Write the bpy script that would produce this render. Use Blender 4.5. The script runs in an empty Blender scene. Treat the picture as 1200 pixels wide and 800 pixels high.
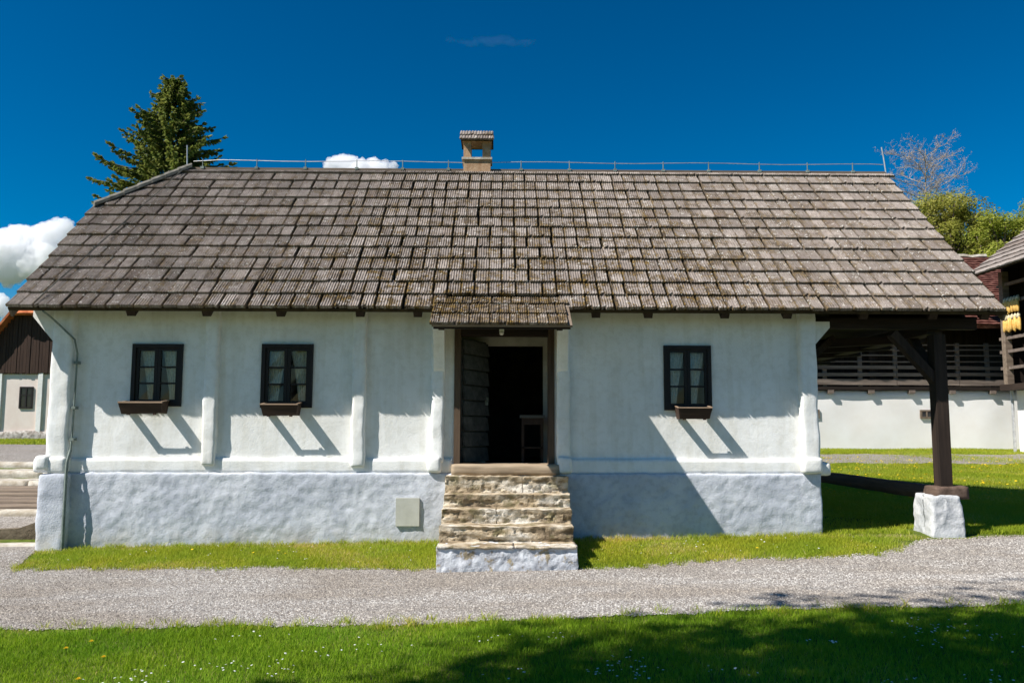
import bpy, math, random
import numpy as np
from mathutils import Vector, noise as mnoise

rad = math.radians
random.seed(7)
RNG = np.random.default_rng(11)
S = bpy.context.scene
COL = S.collection

# ------------------------------------------------------------------ camera
cam_d = bpy.data.cameras.new('camera')
cam_d.sensor_width = 36.0
cam_d.lens = 30.0
cam_d.clip_end = 6000
cam = bpy.data.objects.new('camera', cam_d)
COL.objects.link(cam)
cam.location = (0, -12.5, 1.6)
cam.rotation_mode = 'XYZ'
from mathutils import Matrix
cam.matrix_world = (Matrix.Translation((0, -12.5, 1.6)) @ Matrix.Rotation(rad(-.7), 4, 'Z')
                    @ Matrix.Rotation(rad(96.0), 4, 'X') @ Matrix.Rotation(rad(.15), 4, 'Z'))
S.camera = cam

# ------------------------------------------------------------------ sky, sun, exposure
SX, SY = .80, .41                      # sunlight travels (+SX, +SY, -1)
sun_el = math.atan2(1, math.hypot(SX, SY))
world = bpy.data.worlds.new('World'); S.world = world
world.use_nodes = True
nt = world.node_tree; nt.nodes.clear()
sky = nt.nodes.new('ShaderNodeTexSky'); sky.sky_type = 'NISHITA'; sky.sun_disc = False
sky.sun_elevation = sun_el
sky.sun_rotation = math.atan2(-SX, -SY)
sky.altitude = 300; sky.air_density = 1.0; sky.dust_density = 0.4; sky.ozone_density = 3.0
hs = nt.nodes.new('ShaderNodeHueSaturation'); hs.inputs['Saturation'].default_value = 1.45; hs.inputs['Value'].default_value = .205
hs.inputs['Hue'].default_value = .494
bg = nt.nodes.new('ShaderNodeBackground'); bg.inputs['Strength'].default_value = .15
wo = nt.nodes.new('ShaderNodeOutputWorld')
gm_ = nt.nodes.new('ShaderNodeGamma'); gm_.inputs['Gamma'].default_value = 1.35
nt.links.new(sky.outputs[0], gm_.inputs['Color']); nt.links.new(gm_.outputs[0], hs.inputs['Color']); nt.links.new(hs.outputs[0], bg.inputs['Color'])
nt.links.new(bg.outputs[0], wo.inputs[0])
sl = bpy.data.lights.new('sun', 'SUN'); sl.energy = 4.3; sl.angle = rad(.5); sl.color = (1, .955, .89)
so = bpy.data.objects.new('sun', sl); COL.objects.link(so)
so.rotation_euler = Vector((SX, SY, -1)).to_track_quat('-Z', 'Y').to_euler()
so.location = (-20, -10, 25)
S.view_settings.view_transform = 'Standard'; S.view_settings.look = 'None'
S.view_settings.exposure = .80; S.view_settings.gamma = 1.0
S.view_settings.use_curve_mapping = False
S.render.engine = 'CYCLES'
S.cycles.use_denoising = True
S.cycles.max_bounces = 28; S.cycles.glossy_bounces = 4; S.cycles.transmission_bounces = 6; S.cycles.diffuse_bounces = 5; S.cycles.transparent_max_bounces = 12
S.cycles.use_adaptive_sampling = True
S.cycles.volume_bounces = 28

# ------------------------------------------------------------------ helpers
def tag(o, label=None, cat=None, group=None, kind=None):
    if label: o['label'] = label
    if cat: o['category'] = cat
    if group: o['group'] = group
    if kind: o['kind'] = kind
    return o

ROOT = {}
def empty(name, loc, label=None, cat=None, group=None):
    o = bpy.data.objects.new(name, None); o.empty_display_size = .2
    COL.objects.link(o); o.location = loc
    ROOT[o.name] = np.array(loc, float)
    return tag(o, label, cat, group)

def base_of(p):
    return ROOT.get(p.name, np.zeros(3)) if p else np.zeros(3)

def link_mesh(name, me, mat, parent=None, loc=None):
    o = bpy.data.objects.new(name, me); COL.objects.link(o)
    if mat is not None and not me.materials: me.materials.append(mat)
    if parent is not None:
        o.parent = parent
    if loc is not None:
        b = base_of(parent); o.location = Vector(np.array(loc, float) - b)
        ROOT[o.name] = np.array(loc, float)
    else:
        ROOT[o.name] = base_of(parent)
    return o

def mesh_np(name, V, Fc, smooth=False, tint=None):
    """V (n,3); Fc (m,k) array or list of arrays with various k"""
    me = bpy.data.meshes.new(name)
    if isinstance(Fc, np.ndarray): Fc = [Fc]
    Fc = [np.asarray(f, np.int32) for f in Fc if len(f)]
    V = np.asarray(V, np.float32)
    me.vertices.add(len(V)); me.vertices.foreach_set('co', V.ravel())
    nl = sum(f.size for f in Fc); npol = sum(len(f) for f in Fc)
    me.loops.add(nl); me.polygons.add(npol)
    me.loops.foreach_set('vertex_index', np.concatenate([f.ravel() for f in Fc]))
    tot = np.concatenate([np.full(len(f), f.shape[1], np.int32) for f in Fc])
    st = np.concatenate([[0], np.cumsum(tot)[:-1]]).astype(np.int32)
    me.polygons.foreach_set('loop_start', st)
    me.polygons.foreach_set('use_smooth', np.full(npol, bool(smooth)))
    me.update(calc_edges=True)
    if tint is not None:
        a = me.attributes.new('tint', 'FLOAT', 'POINT'); a.data.foreach_set('value', np.asarray(tint, np.float32))
    return me

class MB:
    def __init__(s): s.v = []; s.f = {}; s.n = 0; s.t = []
    def add(s, V, F, tint=0.):
        V = np.asarray(V, float); s.v.append(V)
        if isinstance(F, np.ndarray) and F.ndim == 2:
            s.f.setdefault(F.shape[1], []).append(F + s.n)
        else:
            for f in F: s.f.setdefault(len(f), []).append(np.array([f]) + s.n)
        s.t.append(np.broadcast_to(np.asarray(tint, float), (len(V),)))
        s.n += len(V); return s
    def box(s, x0, x1, y0, y1, z0, z1, tint=0.):
        V = [(x, y, z) for z in (z0, z1) for y in (y0, y1) for x in (x0, x1)]
        F = np.array([(0, 2, 3, 1), (4, 5, 7, 6), (0, 1, 5, 4), (2, 6, 7, 3), (0, 4, 6, 2), (1, 3, 7, 5)])
        return s.add(V, F, tint)
    def beam(s, p0, p1, w, h, up=(0, 0, 1), tint=0.):
        p0 = Vector(p0); p1 = Vector(p1); d = (p1 - p0).normalized(); u = Vector(up)
        r = d.cross(u).normalized(); u = r.cross(d)
        V = [p + r * a * w / 2 + u * b * h / 2 for p in (p0, p1) for a, b in ((-1, -1), (1, -1), (1, 1), (-1, 1))]
        F = np.array([(0, 1, 2, 3), (7, 6, 5, 4), (0, 4, 5, 1), (1, 5, 6, 2), (2, 6, 7, 3), (3, 7, 4, 0)])
        return s.add([tuple(v) for v in V], F[:, ::-1], tint)
    def prism(s, poly, axis, a, b, tint=0.):
        """poly: list of 2-D points; axis 'x','y','z' extruded from a to b"""
        def P(p, t):
            return {'x': (t, p[0], p[1]), 'y': (p[0], t, p[1]), 'z': (p[0], p[1], t)}[axis]
        n = len(poly); V = [P(p, a) for p in poly] + [P(p, b) for p in poly]
        F = [tuple(range(n)), tuple(range(2 * n - 1, n - 1, -1))]
        for i in range(n):
            j = (i + 1) % n; F.append((i, i + n, j + n, j))
        return s.add(V, F, tint)
    def tube(s, pts, radii, k=6, tint=0., cap=True):
        pts = [Vector(p) for p in pts]
        if not hasattr(radii, '__len__'): radii = [radii] * len(pts)
        V = []; ref = Vector((.31, .77, .55))
        for i, p in enumerate(pts):
            d = (pts[min(i + 1, len(pts) - 1)] - pts[max(i - 1, 0)]).normalized()
            a = d.cross(ref)
            if a.length < .05: a = d.cross(Vector((1, 0, 0)))
            a.normalize(); b = d.cross(a)
            for j in range(k):
                t = 2 * math.pi * j / k
                V.append(tuple(p + (a * math.cos(t) + b * math.sin(t)) * radii[i]))
        F = []
        for i in range(len(pts) - 1):
            for j in range(k):
                F.append((i * k + j, i * k + (j + 1) % k, (i + 1) * k + (j + 1) % k, (i + 1) * k + j))
        s.add(V, np.array(F), tint)
        if cap and k > 2:
            s.f.setdefault(k, []).append(np.array([[s.n - k + j for j in range(k)]]))
            s.f.setdefault(k, []).append(np.array([[s.n - len(V) + j for j in range(k)][::-1]]))
        return s
    def mesh(s, name, off=None, smooth=False, use_tint=False):
        V = np.concatenate(s.v)
        if off is not None: V = V - off
        return mesh_np(name, V, [np.concatenate(x) for x in s.f.values()], smooth, np.concatenate(s.t) if use_tint else None)
    def build(s, name, mat, parent=None, smooth=False, use_tint=False, loc=None):
        if parent is None and loc is None: off = None
        elif loc is not None: off = np.array(loc, float)
        else: off = base_of(parent)
        me = s.mesh(name, off, smooth, use_tint)
        return link_mesh(name, me, mat, parent, loc)

def nz(p, f, seed=0.):
    return mnoise.noise(Vector((p[0] * f + seed, p[1] * f + seed * 1.7, p[2] * f - seed)))

def lumpy(x0, x1, y0, y1, z0, z1, res=.08, r=.03, amp=.012, freq=3., seed=0., fine=.35):
    """box with rounded edges and hand-worked, uneven faces -> verts, quads"""
    n = [max(1, int(round((b - a) / res))) for a, b in ((x0, x1), (y0, y1), (z0, z1))]
    ax = [np.linspace(a, b, k + 1) for (a, b), k in zip(((x0, x1), (y0, y1), (z0, z1)), n)]
    idx = {}; V = []; F = []
    def vid(i, j, k):
        t = (i, j, k)
        if t not in idx:
            idx[t] = len(V); V.append((ax[0][i], ax[1][j], ax[2][k]))
        return idx[t]
    nx, ny, nzz = n
    for i in range(nx):
        for j in range(ny):
            F.append((vid(i, j, 0), vid(i, j + 1, 0), vid(i + 1, j + 1, 0), vid(i + 1, j, 0)))
            F.append((vid(i, j, nzz), vid(i + 1, j, nzz), vid(i + 1, j + 1, nzz), vid(i, j + 1, nzz)))
    for i in range(nx):
        for k in range(nzz):
            F.append((vid(i, 0, k), vid(i + 1, 0, k), vid(i + 1, 0, k + 1), vid(i, 0, k + 1)))
            F.append((vid(i, ny, k), vid(i, ny, k + 1), vid(i + 1, ny, k + 1), vid(i + 1, ny, k)))
    for j in range(ny):
        for k in range(nzz):
            F.append((vid(0, j, k), vid(0, j, k + 1), vid(0, j + 1, k + 1), vid(0, j + 1, k)))
            F.append((vid(nx, j, k), vid(nx, j + 1, k), vid(nx, j + 1, k + 1), vid(nx, j, k + 1)))
    V = np.array(V)
    lo = np.array([x0, y0, z0]) + r; hi = np.array([x1, y1, z1]) - r
    hi = np.maximum(hi, lo)
    q = np.clip(V, lo, hi); d = V - q; L = np.linalg.norm(d, axis=1, keepdims=True); L[L == 0] = 1
    V = q + d / L * r
    for i in range(len(V)):
        p = Vector(V[i])
        o = mnoise.noise_vector(p * freq + Vector((seed, seed * 2, -seed))) * amp
        o += mnoise.noise_vector(p * freq * 2.9 + Vector((seed, 5, seed))) * amp * fine
        V[i] += np.array(o)
    return V, np.array(F)

def lump_part(name, mat, parent, *a, **k):
    V, F = lumpy(*a, **k)
    return link_mesh(name, mesh_np(name, V - base_of(parent), F, True), mat, parent)

def copy_tree(o, parent=None, loc=None):
    c = o.copy(); COL.objects.link(c); c.parent = parent
    ROOT[c.name] = base_of(o)
    if loc is not None: c.location = loc
    for ch in o.children: copy_tree(ch, c)
    return c

# ------------------------------------------------------------------ materials
def lin(r, g, b):
    f = lambda c: (c / 255) / 12.92 if c / 255 <= .04045 else ((c / 255 + .055) / 1.055) ** 2.4
    return (f(r), f(g), f(b))

class M:
    """small node builder"""
    def __init__(s, name, rough=.9, spec=.2):
        s.m = bpy.data.materials.new(name); s.m.use_nodes = True
        s.t = s.m.node_tree; s.b = s.t.nodes['Principled BSDF']; s.out = s.t.nodes['Material Output']
        s.b.inputs['Roughness'].default_value = rough
        s.b.inputs['Specular IOR Level'].default_value = spec
        s.geo = s.t.nodes.new('ShaderNodeNewGeometry'); s.pos = s.geo.outputs['Position']
    def n(s, t, **k):
        o = s.t.nodes.new(t)
        for a, v in k.items(): setattr(o, a, v)
        return o
    def l(s, a, b): s.t.links.new(a, b)
    def scale(s, v):
        mp = s.n('ShaderNodeMapping'); mp.inputs['Scale'].default_value = v; s.l(s.pos, mp.inputs[0]); return mp.outputs[0]
    def noise(s, sc, det=4, vec=None, rough=.6, dist=0.):
        o = s.n('ShaderNodeTexNoise'); o.inputs['Scale'].default_value = sc; o.inputs['Detail'].default_value = det
        o.inputs['Roughness'].default_value = rough; o.inputs['Distortion'].default_value = dist
        s.l(vec if vec is not None else s.pos, o.inputs['Vector']); return o.outputs['Fac']
    def ramp(s, fac, stops):
        o = s.n('ShaderNodeValToRGB'); e = o.color_ramp.elements
        while len(e) < len(stops): e.new(.5)
        for el, (p, c) in zip(e, stops):
            el.position = p; el.color = (*c, 1) if hasattr(c, '__len__') else (c, c, c, 1)
        s.l(fac, o.inputs[0]); return o.outputs[0]
    def mix(s, fac, a, b, mode='MIX'):
        o = s.n('ShaderNodeMix', data_type='RGBA', blend_type=mode)
        for q, v in ((0, fac), (6, a), (7, b)):
            sock = o.inputs[q]
            if isinstance(v, (int, float)): sock.default_value = v if q == 0 else (v, v, v, 1)
            elif isinstance(v, tuple): sock.default_value = (*v, 1)
            else: s.l(v, sock)
        return o.outputs[2]
    def math(s, op, a, b=0.):
        o = s.n('ShaderNodeMath', operation=op)
        for i, v in enumerate((a, b)):
            if isinstance(v, (int, float)): o.inputs[i].default_value = v
            else: s.l(v, o.inputs[i])
        return o.outputs[0]
    def attr(s, name):
        o = s.n('ShaderNodeAttribute'); o.attribute_name = name; return o.outputs['Fac']
    def color(s, c):
        if isinstance(c, tuple): s.b.inputs['Base Color'].default_value = (*c, 1)
        else: s.l(c, s.b.inputs['Base Color'])
        return s
    def bump(s, h, strength=.3, dist=.02):
        o = s.n('ShaderNodeBump'); o.inputs['Strength'].default_value = strength; o.inputs['Distance'].default_value = dist
        s.l(h, o.inputs['Height']); s.l(o.outputs[0], s.b.inputs['Normal']); return s

def simple(name, c1, c2, sc=6., rough=.9, bump=.25, bsc=None, bd=.01, stretch=None, lo=.35, hi=.65, spec=.2):
    m = M(name, rough, spec); v = m.scale(stretch) if stretch else None
    f = m.noise(sc, 5, v)
    m.color(m.ramp(f, [(lo, c1), (hi, c2)]))
    if bump: m.bump(m.noise(bsc or sc * 4, 5, v), bump, bd)
    return m.m

MAT = {}
# lime plaster
m = M('lime_plaster', .92, .1)
f = m.noise(.9, 4); g = m.noise(9, 5)
c = m.ramp(f, [(.40, (.77, .765, .735)), (.60, (.85, .85, .83))])
c = m.mix(.5, c, m.ramp(g, [(.38, (.87, .86, .83)), (.52, (1, 1, 1))]), 'MULTIPLY')
c = m.mix(.5, c, m.ramp(m.noise(2.6, 5, m.scale((2.2, 1, .22))), [(.40, (.88, .865, .82)), (.52, (1, 1, 1))]), 'MULTIPLY')
m.color(c); m.bump(m.mix(.4, m.noise(7, 5), m.noise(45, 5)), .5, .018); MAT['plaster'] = m.m
# limewashed plinth, bluish grey
m = M('plinth_limewash', .95, .08)
f = m.noise(1.4, 5); g = m.noise(11, 5)
c = m.ramp(f, [(.40, (.46, .485, .54)), (.60, (.57, .59, .635))])
c = m.mix(.55, c, m.ramp(g, [(.36, (.78, .78, .79)), (.52, (1.06, 1.06, 1.05))]), 'MULTIPLY')
sep = m.n('ShaderNodeSeparateXYZ'); m.l(m.pos, sep.inputs[0])
splash = m.math('MULTIPLY', m.ramp(sep.outputs[2], [(.02, 1.), (.30, 0.)]), m.ramp(m.noise(3.2, 5), [(.40, 0.), (.58, 1.)]))
c = m.mix(m.math('MULTIPLY', splash, .5), c, (.42, .38, .29))
m.color(c); m.bump(m.mix(.45, m.noise(9, 6), m.noise(38, 5)), .6, .022); MAT['plinth'] = m.m
# dark painted timber
def wood(name, a, b, axis='z', rough=.8, sc=9., bump=.35):
    st = {'x': (.08, 1, 1), 'y': (1, .08, 1), 'z': (1, 1, .08)}[axis]
    m = M(name, rough, .25); v = m.scale(st)
    f = m.noise(sc, 6, v); f2 = m.noise(sc * 5, 5, v)
    c = m.ramp(f, [(.3, a), (.7, b)])
    c = m.mix(.45, c, m.ramp(f2, [(.35, .55), (.65, 1.15)]), 'MULTIPLY')
    m.color(c); m.bump(f2, bump, .006); MAT[name] = m.m
wood('dark_wood_z', (.018, .012, .009), (.05, .033, .024), 'z')
wood('dark_wood_x', (.011, .008, .006), (.030, .020, .015), 'x')
wood('dark_wood_y', (.018, .012, .009), (.05, .033, .024), 'y')
wood('frame_wood', (.012, .010, .010), (.028, .022, .020), 'z', .55)
wood('box_wood', (.035, .020, .014), (.085, .05, .034), 'x')
wood('box_rim', (.30, .20, .13), (.42, .30, .21), 'x')
wood('door_post_wood', (.045, .030, .02), (.12, .08, .052), 'z')
wood('door_leaf_wood', (.035, .04, .037), (.10, .105, .095), 'x')
wood('sill_wood', (.08, .052, .038), (.18, .12, .09), 'y')
wood('weathered_x', (.13, .095, .07), (.27, .21, .155), 'x')
wood('weathered_y', (.10, .075, .055), (.22, .17, .125), 'y')
wood('threshold_wood', (.24, .17, .11), (.46, .36, .25), 'x')
wood('grey_rail', (.11, .085, .07), (.24, .19, .155), 'x')
wood('floor_wood', (.06, .045, .03), (.12, .09, .06), 'y')
wood('gable_board', (.03, .016, .011), (.065, .036, .024), 'z')
# shingles
def shingle_mat(name, moss_amt):
    m = M(name, .95, .1)
    oi = m.n('ShaderNodeObjectInfo')
    rnd = m.math('FRACT', m.math('ADD', oi.outputs['Random'], m.attr('tint')))
    c = m.ramp(rnd, [(0., (.195, .163, .141)), (.3, (.235, .199, .174)), (.7, (.27, .231, .204)), (.93, (.315, .272, .24)), (1., (.18, .142, .118))])
    v = m.scale((1, .18, .18))
    st = m.noise(42, 4, v)
    c = m.mix(.6, c, m.ramp(st, [(.3, .5), (.62, 1.12)]), 'MULTIPLY')
    c = m.mix(.5, c, m.ramp(m.noise(1.1, 4), [(.40, .72), (.60, 1.12)]), 'MULTIPLY')
    # moss and dark lichen patches
    mo = m.noise(5.5, 6, None, .7); big = m.noise(.55, 3)
    msk = m.math('MULTIPLY', m.ramp(mo, [(.515 - moss_amt, 0.), (.585 - moss_amt, 1.)]), m.ramp(big, [(.42, .25), (.54, 1.)]))
    sx = m.n('ShaderNodeSeparateXYZ'); m.l(m.pos, sx.inputs[0])
    damp = m.math('MULTIPLY', m.ramp(m.math('MULTIPLY_ADD' if False else 'ADD', m.math('MULTIPLY', sx.outputs[0], .06), .5), [(.18, .35), (.40, 1.), (.66, 1.), (.86, .3)]), m.ramp(m.math('MULTIPLY', sx.outputs[2], .1), [(.36, 1.), (.62, .55)]))
    msk = m.math('MULTIPLY', m.math('MULTIPLY', msk, damp), .9)
    eg = m.math('MULTIPLY', m.ramp(m.math('ADD', m.attr('edge'), m.math('MULTIPLY', m.math('SUBTRACT', m.noise(3.6, 5), .5), 3.0)), [(.24, 0.), (.50, 1.)]), m.math('ADD', .35, m.math('MULTIPLY', damp, .65)))
    msk = m.math('MAXIMUM', msk, m.math('MULTIPLY', eg, .9))
    mc = m.ramp(m.noise(14, 4), [(.40, (.030, .020, .010)), (.51, (.070, .045, .014)), (.60, (.15, .092, .016))])
    c = m.mix(msk, c, mc)
    spots = m.ramp(m.noise(17, 3), [(.62, 0.), (.66, 1.)])
    c = m.mix(m.math('MULTIPLY', spots, .7), c, (.52, .5, .46))
    m.color(c); m.bump(m.mix(.5, st, m.noise(60, 4)), .5, .012); return m.m
MAT['shingle'] = shingle_mat('weathered_shingle', .0)
MAT['hood_shingle'] = shingle_mat('mossy_shingle', .125)
MAT['underlay'] = simple('roof_underlay', (.020, .014, .007), (.050, .036, .016), 9)
MAT['ridge_mortar'] = simple('ridge_mortar', (.10, .098, .08), (.22, .205, .175), 9)
# stone
m = M('step_stone', .95, .1)
v = m.scale((.45, 1, 1.3))
f = m.noise(3.2, 6, v); g = m.noise(13, 7, v, .7); h = m.noise(50, 4)
c = m.ramp(f, [(.38, (.28, .22, .15)), (.46, (.42, .335, .225)), (.53, (.53, .46, .355)), (.60, (.66, .62, .55))])
c = m.mix(.75, c, m.ramp(g, [(.38, (.30, .27, .22)), (.52, (1.10, 1.07, 1.03))]), 'MULTIPLY')
c = m.mix(m.ramp(m.noise(4.5, 6), [(.54, 0.), (.62, .6)]), c, (.15, .135, .06))
m.color(c); m.bump(m.mix(.45, g, h), .8, .03); MAT['stone'] = m.m
m = M('limewashed_stone', .95, .1)
g = m.noise(7, 6)
c = m.ramp(m.noise(5, 6), [(.40, (.36, .30, .20)), (.45, (.52, .53, .56)), (.60, (.70, .72, .75))])
c = m.mix(.6, c, m.ramp(g, [(.38, (.5, .5, .52)), (.52, (1, 1, 1))]), 'MULTIPLY')
m.color(c); m.bump(m.mix(.5, g, m.noise(30, 5)), .7, .03); MAT['washed_stone'] = m.m
MAT['footing'] = simple('footing_limewash', (.42, .43, .44), (.57, .57, .57), 4, bump=.6, bsc=16, bd=.03, lo=.4, hi=.6)
MAT['rubble'] = simple('rubble_base', (.22, .19, .16), (.50, .46, .42), 7, bump=.6, bsc=9, bd=.05, lo=.4, hi=.6)
MAT['kerb_stone'] = simple('pale_stone', (.34, .29, .22), (.56, .52, .45), 5, bump=.6, bsc=18, bd=.02)
MAT['bank'] = simple('earth_bank', (.10, .075, .05), (.20, .16, .11), 6, bump=.6, bsc=25, bd=.03)
MAT['hatch'] = simple('hatch_sheet', (.44, .44, .38), (.52, .52, .46), 5, .7, .15)
MAT['metal'] = simple('galvanised_metal', (.42, .42, .42), (.60, .60, .60), 9, .45, 0, spec=.5)
MAT['metal'].node_tree.nodes['Principled BSDF'].inputs['Metallic'].default_value = .6
MAT['cable'] = simple('oxidised_cable', (.14, .17, .15), (.24, .28, .25), 9, .6, 0)
MAT['dark_cable'] = simple('weathered_cable', (.05, .05, .042), (.11, .11, .095), 9, .8, 0)
MAT['white_plastic'] = simple('white_enamel', (.72, .72, .68), (.8, .8, .76), 9, .4, 0)
MAT['clay'] = simple('chimney_clay', (.34, .20, .11), (.52, .36, .23), 9, bump=.4)
MAT['pier_shade'] = simple('chimney_clay_shaded', (.20, .17, .13), (.34, .29, .23), 9, bump=.4)  # copy of the chimney clay with shade put into its colour, not applied
MAT['curtain'] = simple('lace_curtain', (.62, .55, .47), (.82, .76, .68), 30, .95, .2)
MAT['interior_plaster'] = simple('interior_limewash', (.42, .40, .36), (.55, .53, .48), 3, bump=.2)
MAT['dark_interior'] = simple('dark_inner_wall', (.03, .027, .024), (.07, .06, .05), 3, bump=.2)  # near-black tone for the ceiling and inner partitions
MAT['pink_plaster'] = simple('pinkish_plaster', (.72, .60, .53), (.80, .70, .63), 1.5, bump=.2)
MAT['barn_plaster'] = simple('barn_limewash', (.80, .77, .73), (.87, .86, .84), .8, bump=.3, bsc=5)
m = M('red_tile', .9, .15)
c = m.ramp(m.noise(7, 5), [(.3, (.28, .075, .03)), (.5, (.44, .13, .05)), (.7, (.55, .21, .09))])
m.color(c); m.bump(m.noise(30, 3), .3, .02); MAT['red_tile'] = m.m
m = M('maroon_tile', .9, .15)
br = m.n('ShaderNodeTexBrick'); br.inputs['Scale'].default_value = 1.
c = m.ramp(m.noise(5.5, 6), [(.33, (.075, .028, .022)), (.5, (.14, .055, .042)), (.66, (.22, .105, .08)), (.8, (.40, .33, .28))])
m.color(c); m.bump(m.noise(30, 3), .3, .02); MAT['maroon_tile'] = m.m
# glass
gm = bpy.data.materials.new('window_glass'); gm.use_nodes = True; t = gm.node_tree; t.nodes.remove(t.nodes['Principled BSDF'])
tr = t.nodes.new('ShaderNodeBsdfTransparent'); tr.inputs[0].default_value = (.93, .95, .94, 1)
gl = t.nodes.new('ShaderNodeBsdfGlossy'); gl.inputs['Roughness'].default_value = .04
fr = t.nodes.new('ShaderNodeFresnel'); fr.inputs[0].default_value = 1.5
ms = t.nodes.new('ShaderNodeMixShader'); t.links.new(fr.outputs[0], ms.inputs[0]); t.links.new(tr.outputs[0], ms.inputs[1])
t.links.new(gl.outputs[0], ms.inputs[2]); t.links.new(ms.outputs[0], t.nodes['Material Output'].inputs[0]); MAT['glass'] = gm
m = M('dark_glass', .1, .5); m.color((.015, .015, .016)); MAT['dark_glass'] = m.m
# foliage
def leaf_mat(name, stops, trans=.35, patch=None, psc=.5):
    m = M(name, .75, .2)
    c = m.ramp(m.attr('tint'), stops)
    if patch: c = m.mix(m.ramp(m.noise(psc, 4), [(.40, 0.), (.62, 1.)]), c, m.mix(1., c, patch, 'MULTIPLY'))
    m.color(c)
    tl = m.n('ShaderNodeBsdfTranslucent'); m.l(c, tl.inputs[0])
    mx = m.n('ShaderNodeMixShader'); mx.inputs[0].default_value = trans
    m.l(m.b.outputs[0], mx.inputs[1]); m.l(tl.outputs[0], mx.inputs[2]); m.l(mx.outputs[0], m.out.inputs[0])
    MAT[name] = m.m
leaf_mat('lawn_blades', [(0., (.11, .23, .010)), (.5, (.215, .385, .018)), (.85, (.32, .46, .036)), (1., (.48, .46, .15))], .45, (1.25, 1.05, .9), .9)
leaf_mat('strip_blades', [(0., (.26, .34, .02)), (.5, (.335, .435, .033)), (.8, (.47, .50, .065)), (1., (.62, .52, .26))], .45, (1.25, 1.05, 1.0), .9)
leaf_mat('spruce_needles', [(0., (.06, .095, .02)), (.5, (.14, .185, .034)), (1., (.30, .31, .07))], .42)
leaf_mat('spring_leaves', [(0., (.20, .21, .03)), (.5, (.34, .34, .06)), (1., (.52, .48, .13))], .55)
leaf_mat('fresh_leaves', [(0., (.21, .25, .028)), (.5, (.36, .40, .055)), (1., (.54, .53, .14))], .55)
leaf_mat('shade_leaves', [(0., (.05, .09, .015)), (1., (.10, .16, .03))], .25)
leaf_mat('buds', [(0., (.30, .25, .23)), (.6, (.48, .40, .36)), (1., (.52, .48, .28))], .3)
leaf_mat('daisy_white', [(0., (.80, .80, .78)), (1., (.85, .85, .82))], .3)
leaf_mat('dandelion_yellow', [(0., (.75, .48, .01)), (1., (.85, .6, .02))], .2)
MAT['bark'] = simple('bark', (.07, .05, .035), (.16, .12, .09), 6, stretch=(1, 1, .2))
MAT['pale_bark'] = simple('pale_bark', (.24, .20, .17), (.42, .35, .30), 6, stretch=(1, 1, .2))
MAT['corn'] = simple('corn_kernels', (.62, .34, .07), (.78, .52, .17), 14, .6, .3, bsc=60)
MAT['husk'] = simple('corn_husk', (.50, .42, .26), (.66, .58, .40), 12)
cm_ = bpy.data.materials.new('cloud_mist'); cm_.use_nodes = True; t = cm_.node_tree; t.nodes.remove(t.nodes['Principled BSDF'])
pv = t.nodes.new('ShaderNodeVolumePrincipled'); pv.inputs['Color'].default_value = (.995, .995, 1, 1); pv.inputs['Density'].default_value = .15; pv.inputs['Anisotropy'].default_value = .0
t.links.new(pv.outputs[0], t.nodes['Material Output'].inputs['Volume']); MAT['cloud'] = cm_
# ground and gravel
m = M('ground_soil', .98, .05)
f = m.noise(.8, 6); g = m.noise(14, 6)
c = m.ramp(g, [(.3, (.055, .075, .016)), (.55, (.10, .135, .022)), (.75, (.17, .15, .055))])
c = m.mix(m.ramp(f, [(.52, 0.), (.66, .45)]), c, (.17, .13, .075))
m.color(c); m.bump(g, .6, .03); MAT['soil'] = m.m
m = M('gravel_bed', .98, .05)
f = m.noise(.9, 5); g = m.n('ShaderNodeTexVoronoi'); g.inputs['Scale'].default_value = 55; m.l(m.pos, g.inputs['Vector'])
c = m.ramp(g.outputs['Color'], [(.1, (.17, .15, .135)), (.5, (.29, .265, .24)), (.9, (.42, .39, .355))])
c = m.mix(.6, c, m.ramp(f, [(.35, (.85, .8, .74)), (.62, (1.05, 1.05, 1.05))]), 'MULTIPLY')
m.color(c); m.bump(g.outputs['Distance'], .8, .02); MAT['gravel_bed'] = m.m
m = M('pebbles', .95, .12)
c = m.ramp(m.attr('tint'), [(0., (.16, .148, .138)), (.3, (.28, .262, .245)), (.7, (.385, .362, .333)), (1., (.56, .53, .49))])
c = m.mix(.9, c, m.ramp(m.noise(1.0, 5, m.scale((.35, 1, 1))), [(.42, (.80, .74, .67)), (.57, (1.08, 1.08, 1.08))]), 'MULTIPLY')
m.color(c); MAT['pebble'] = m.m

# ------------------------------------------------------------------ terrain
def wob(x, a=0.):
    return .5 * np.sin(x * 2.3 + a) + .3 * np.sin(x * 5.1 + 1.7 * a) + .22 * np.sin(x * 11.3 + 2.9 * a) + .15 * np.sin(x * 23. + a)
def gz(x, y):
    x = np.asarray(x, float); y = np.asarray(y, float)
    b = .055 + .018 * np.clip(x, -9, 5)
    front = np.maximum(.09 * np.minimum(y, 0), -.2)
    yy = np.clip(y, 0, 18)
    right = b + .03 * yy + .0012 * yy * yy
    left = np.interp(y, [0, .62, .8, 1.5, 1.8, 4.7, 5.6, 6.3, 7.3, 7.6, 12.3, 18.6, 21.5, 60], [-.08, -.04, .06, .2, .22, .46, .54, .58, .66, .8, 1.17, 1.2, 1.22, 1.3])
    w = np.clip((x + 6.2) / 3., 0, 1)
    return np.where(y <= 0, b + front, w * right + (1 - w) * (left + (1 - np.clip(y / .6, 0, 1)) * (b + .08)))
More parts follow.
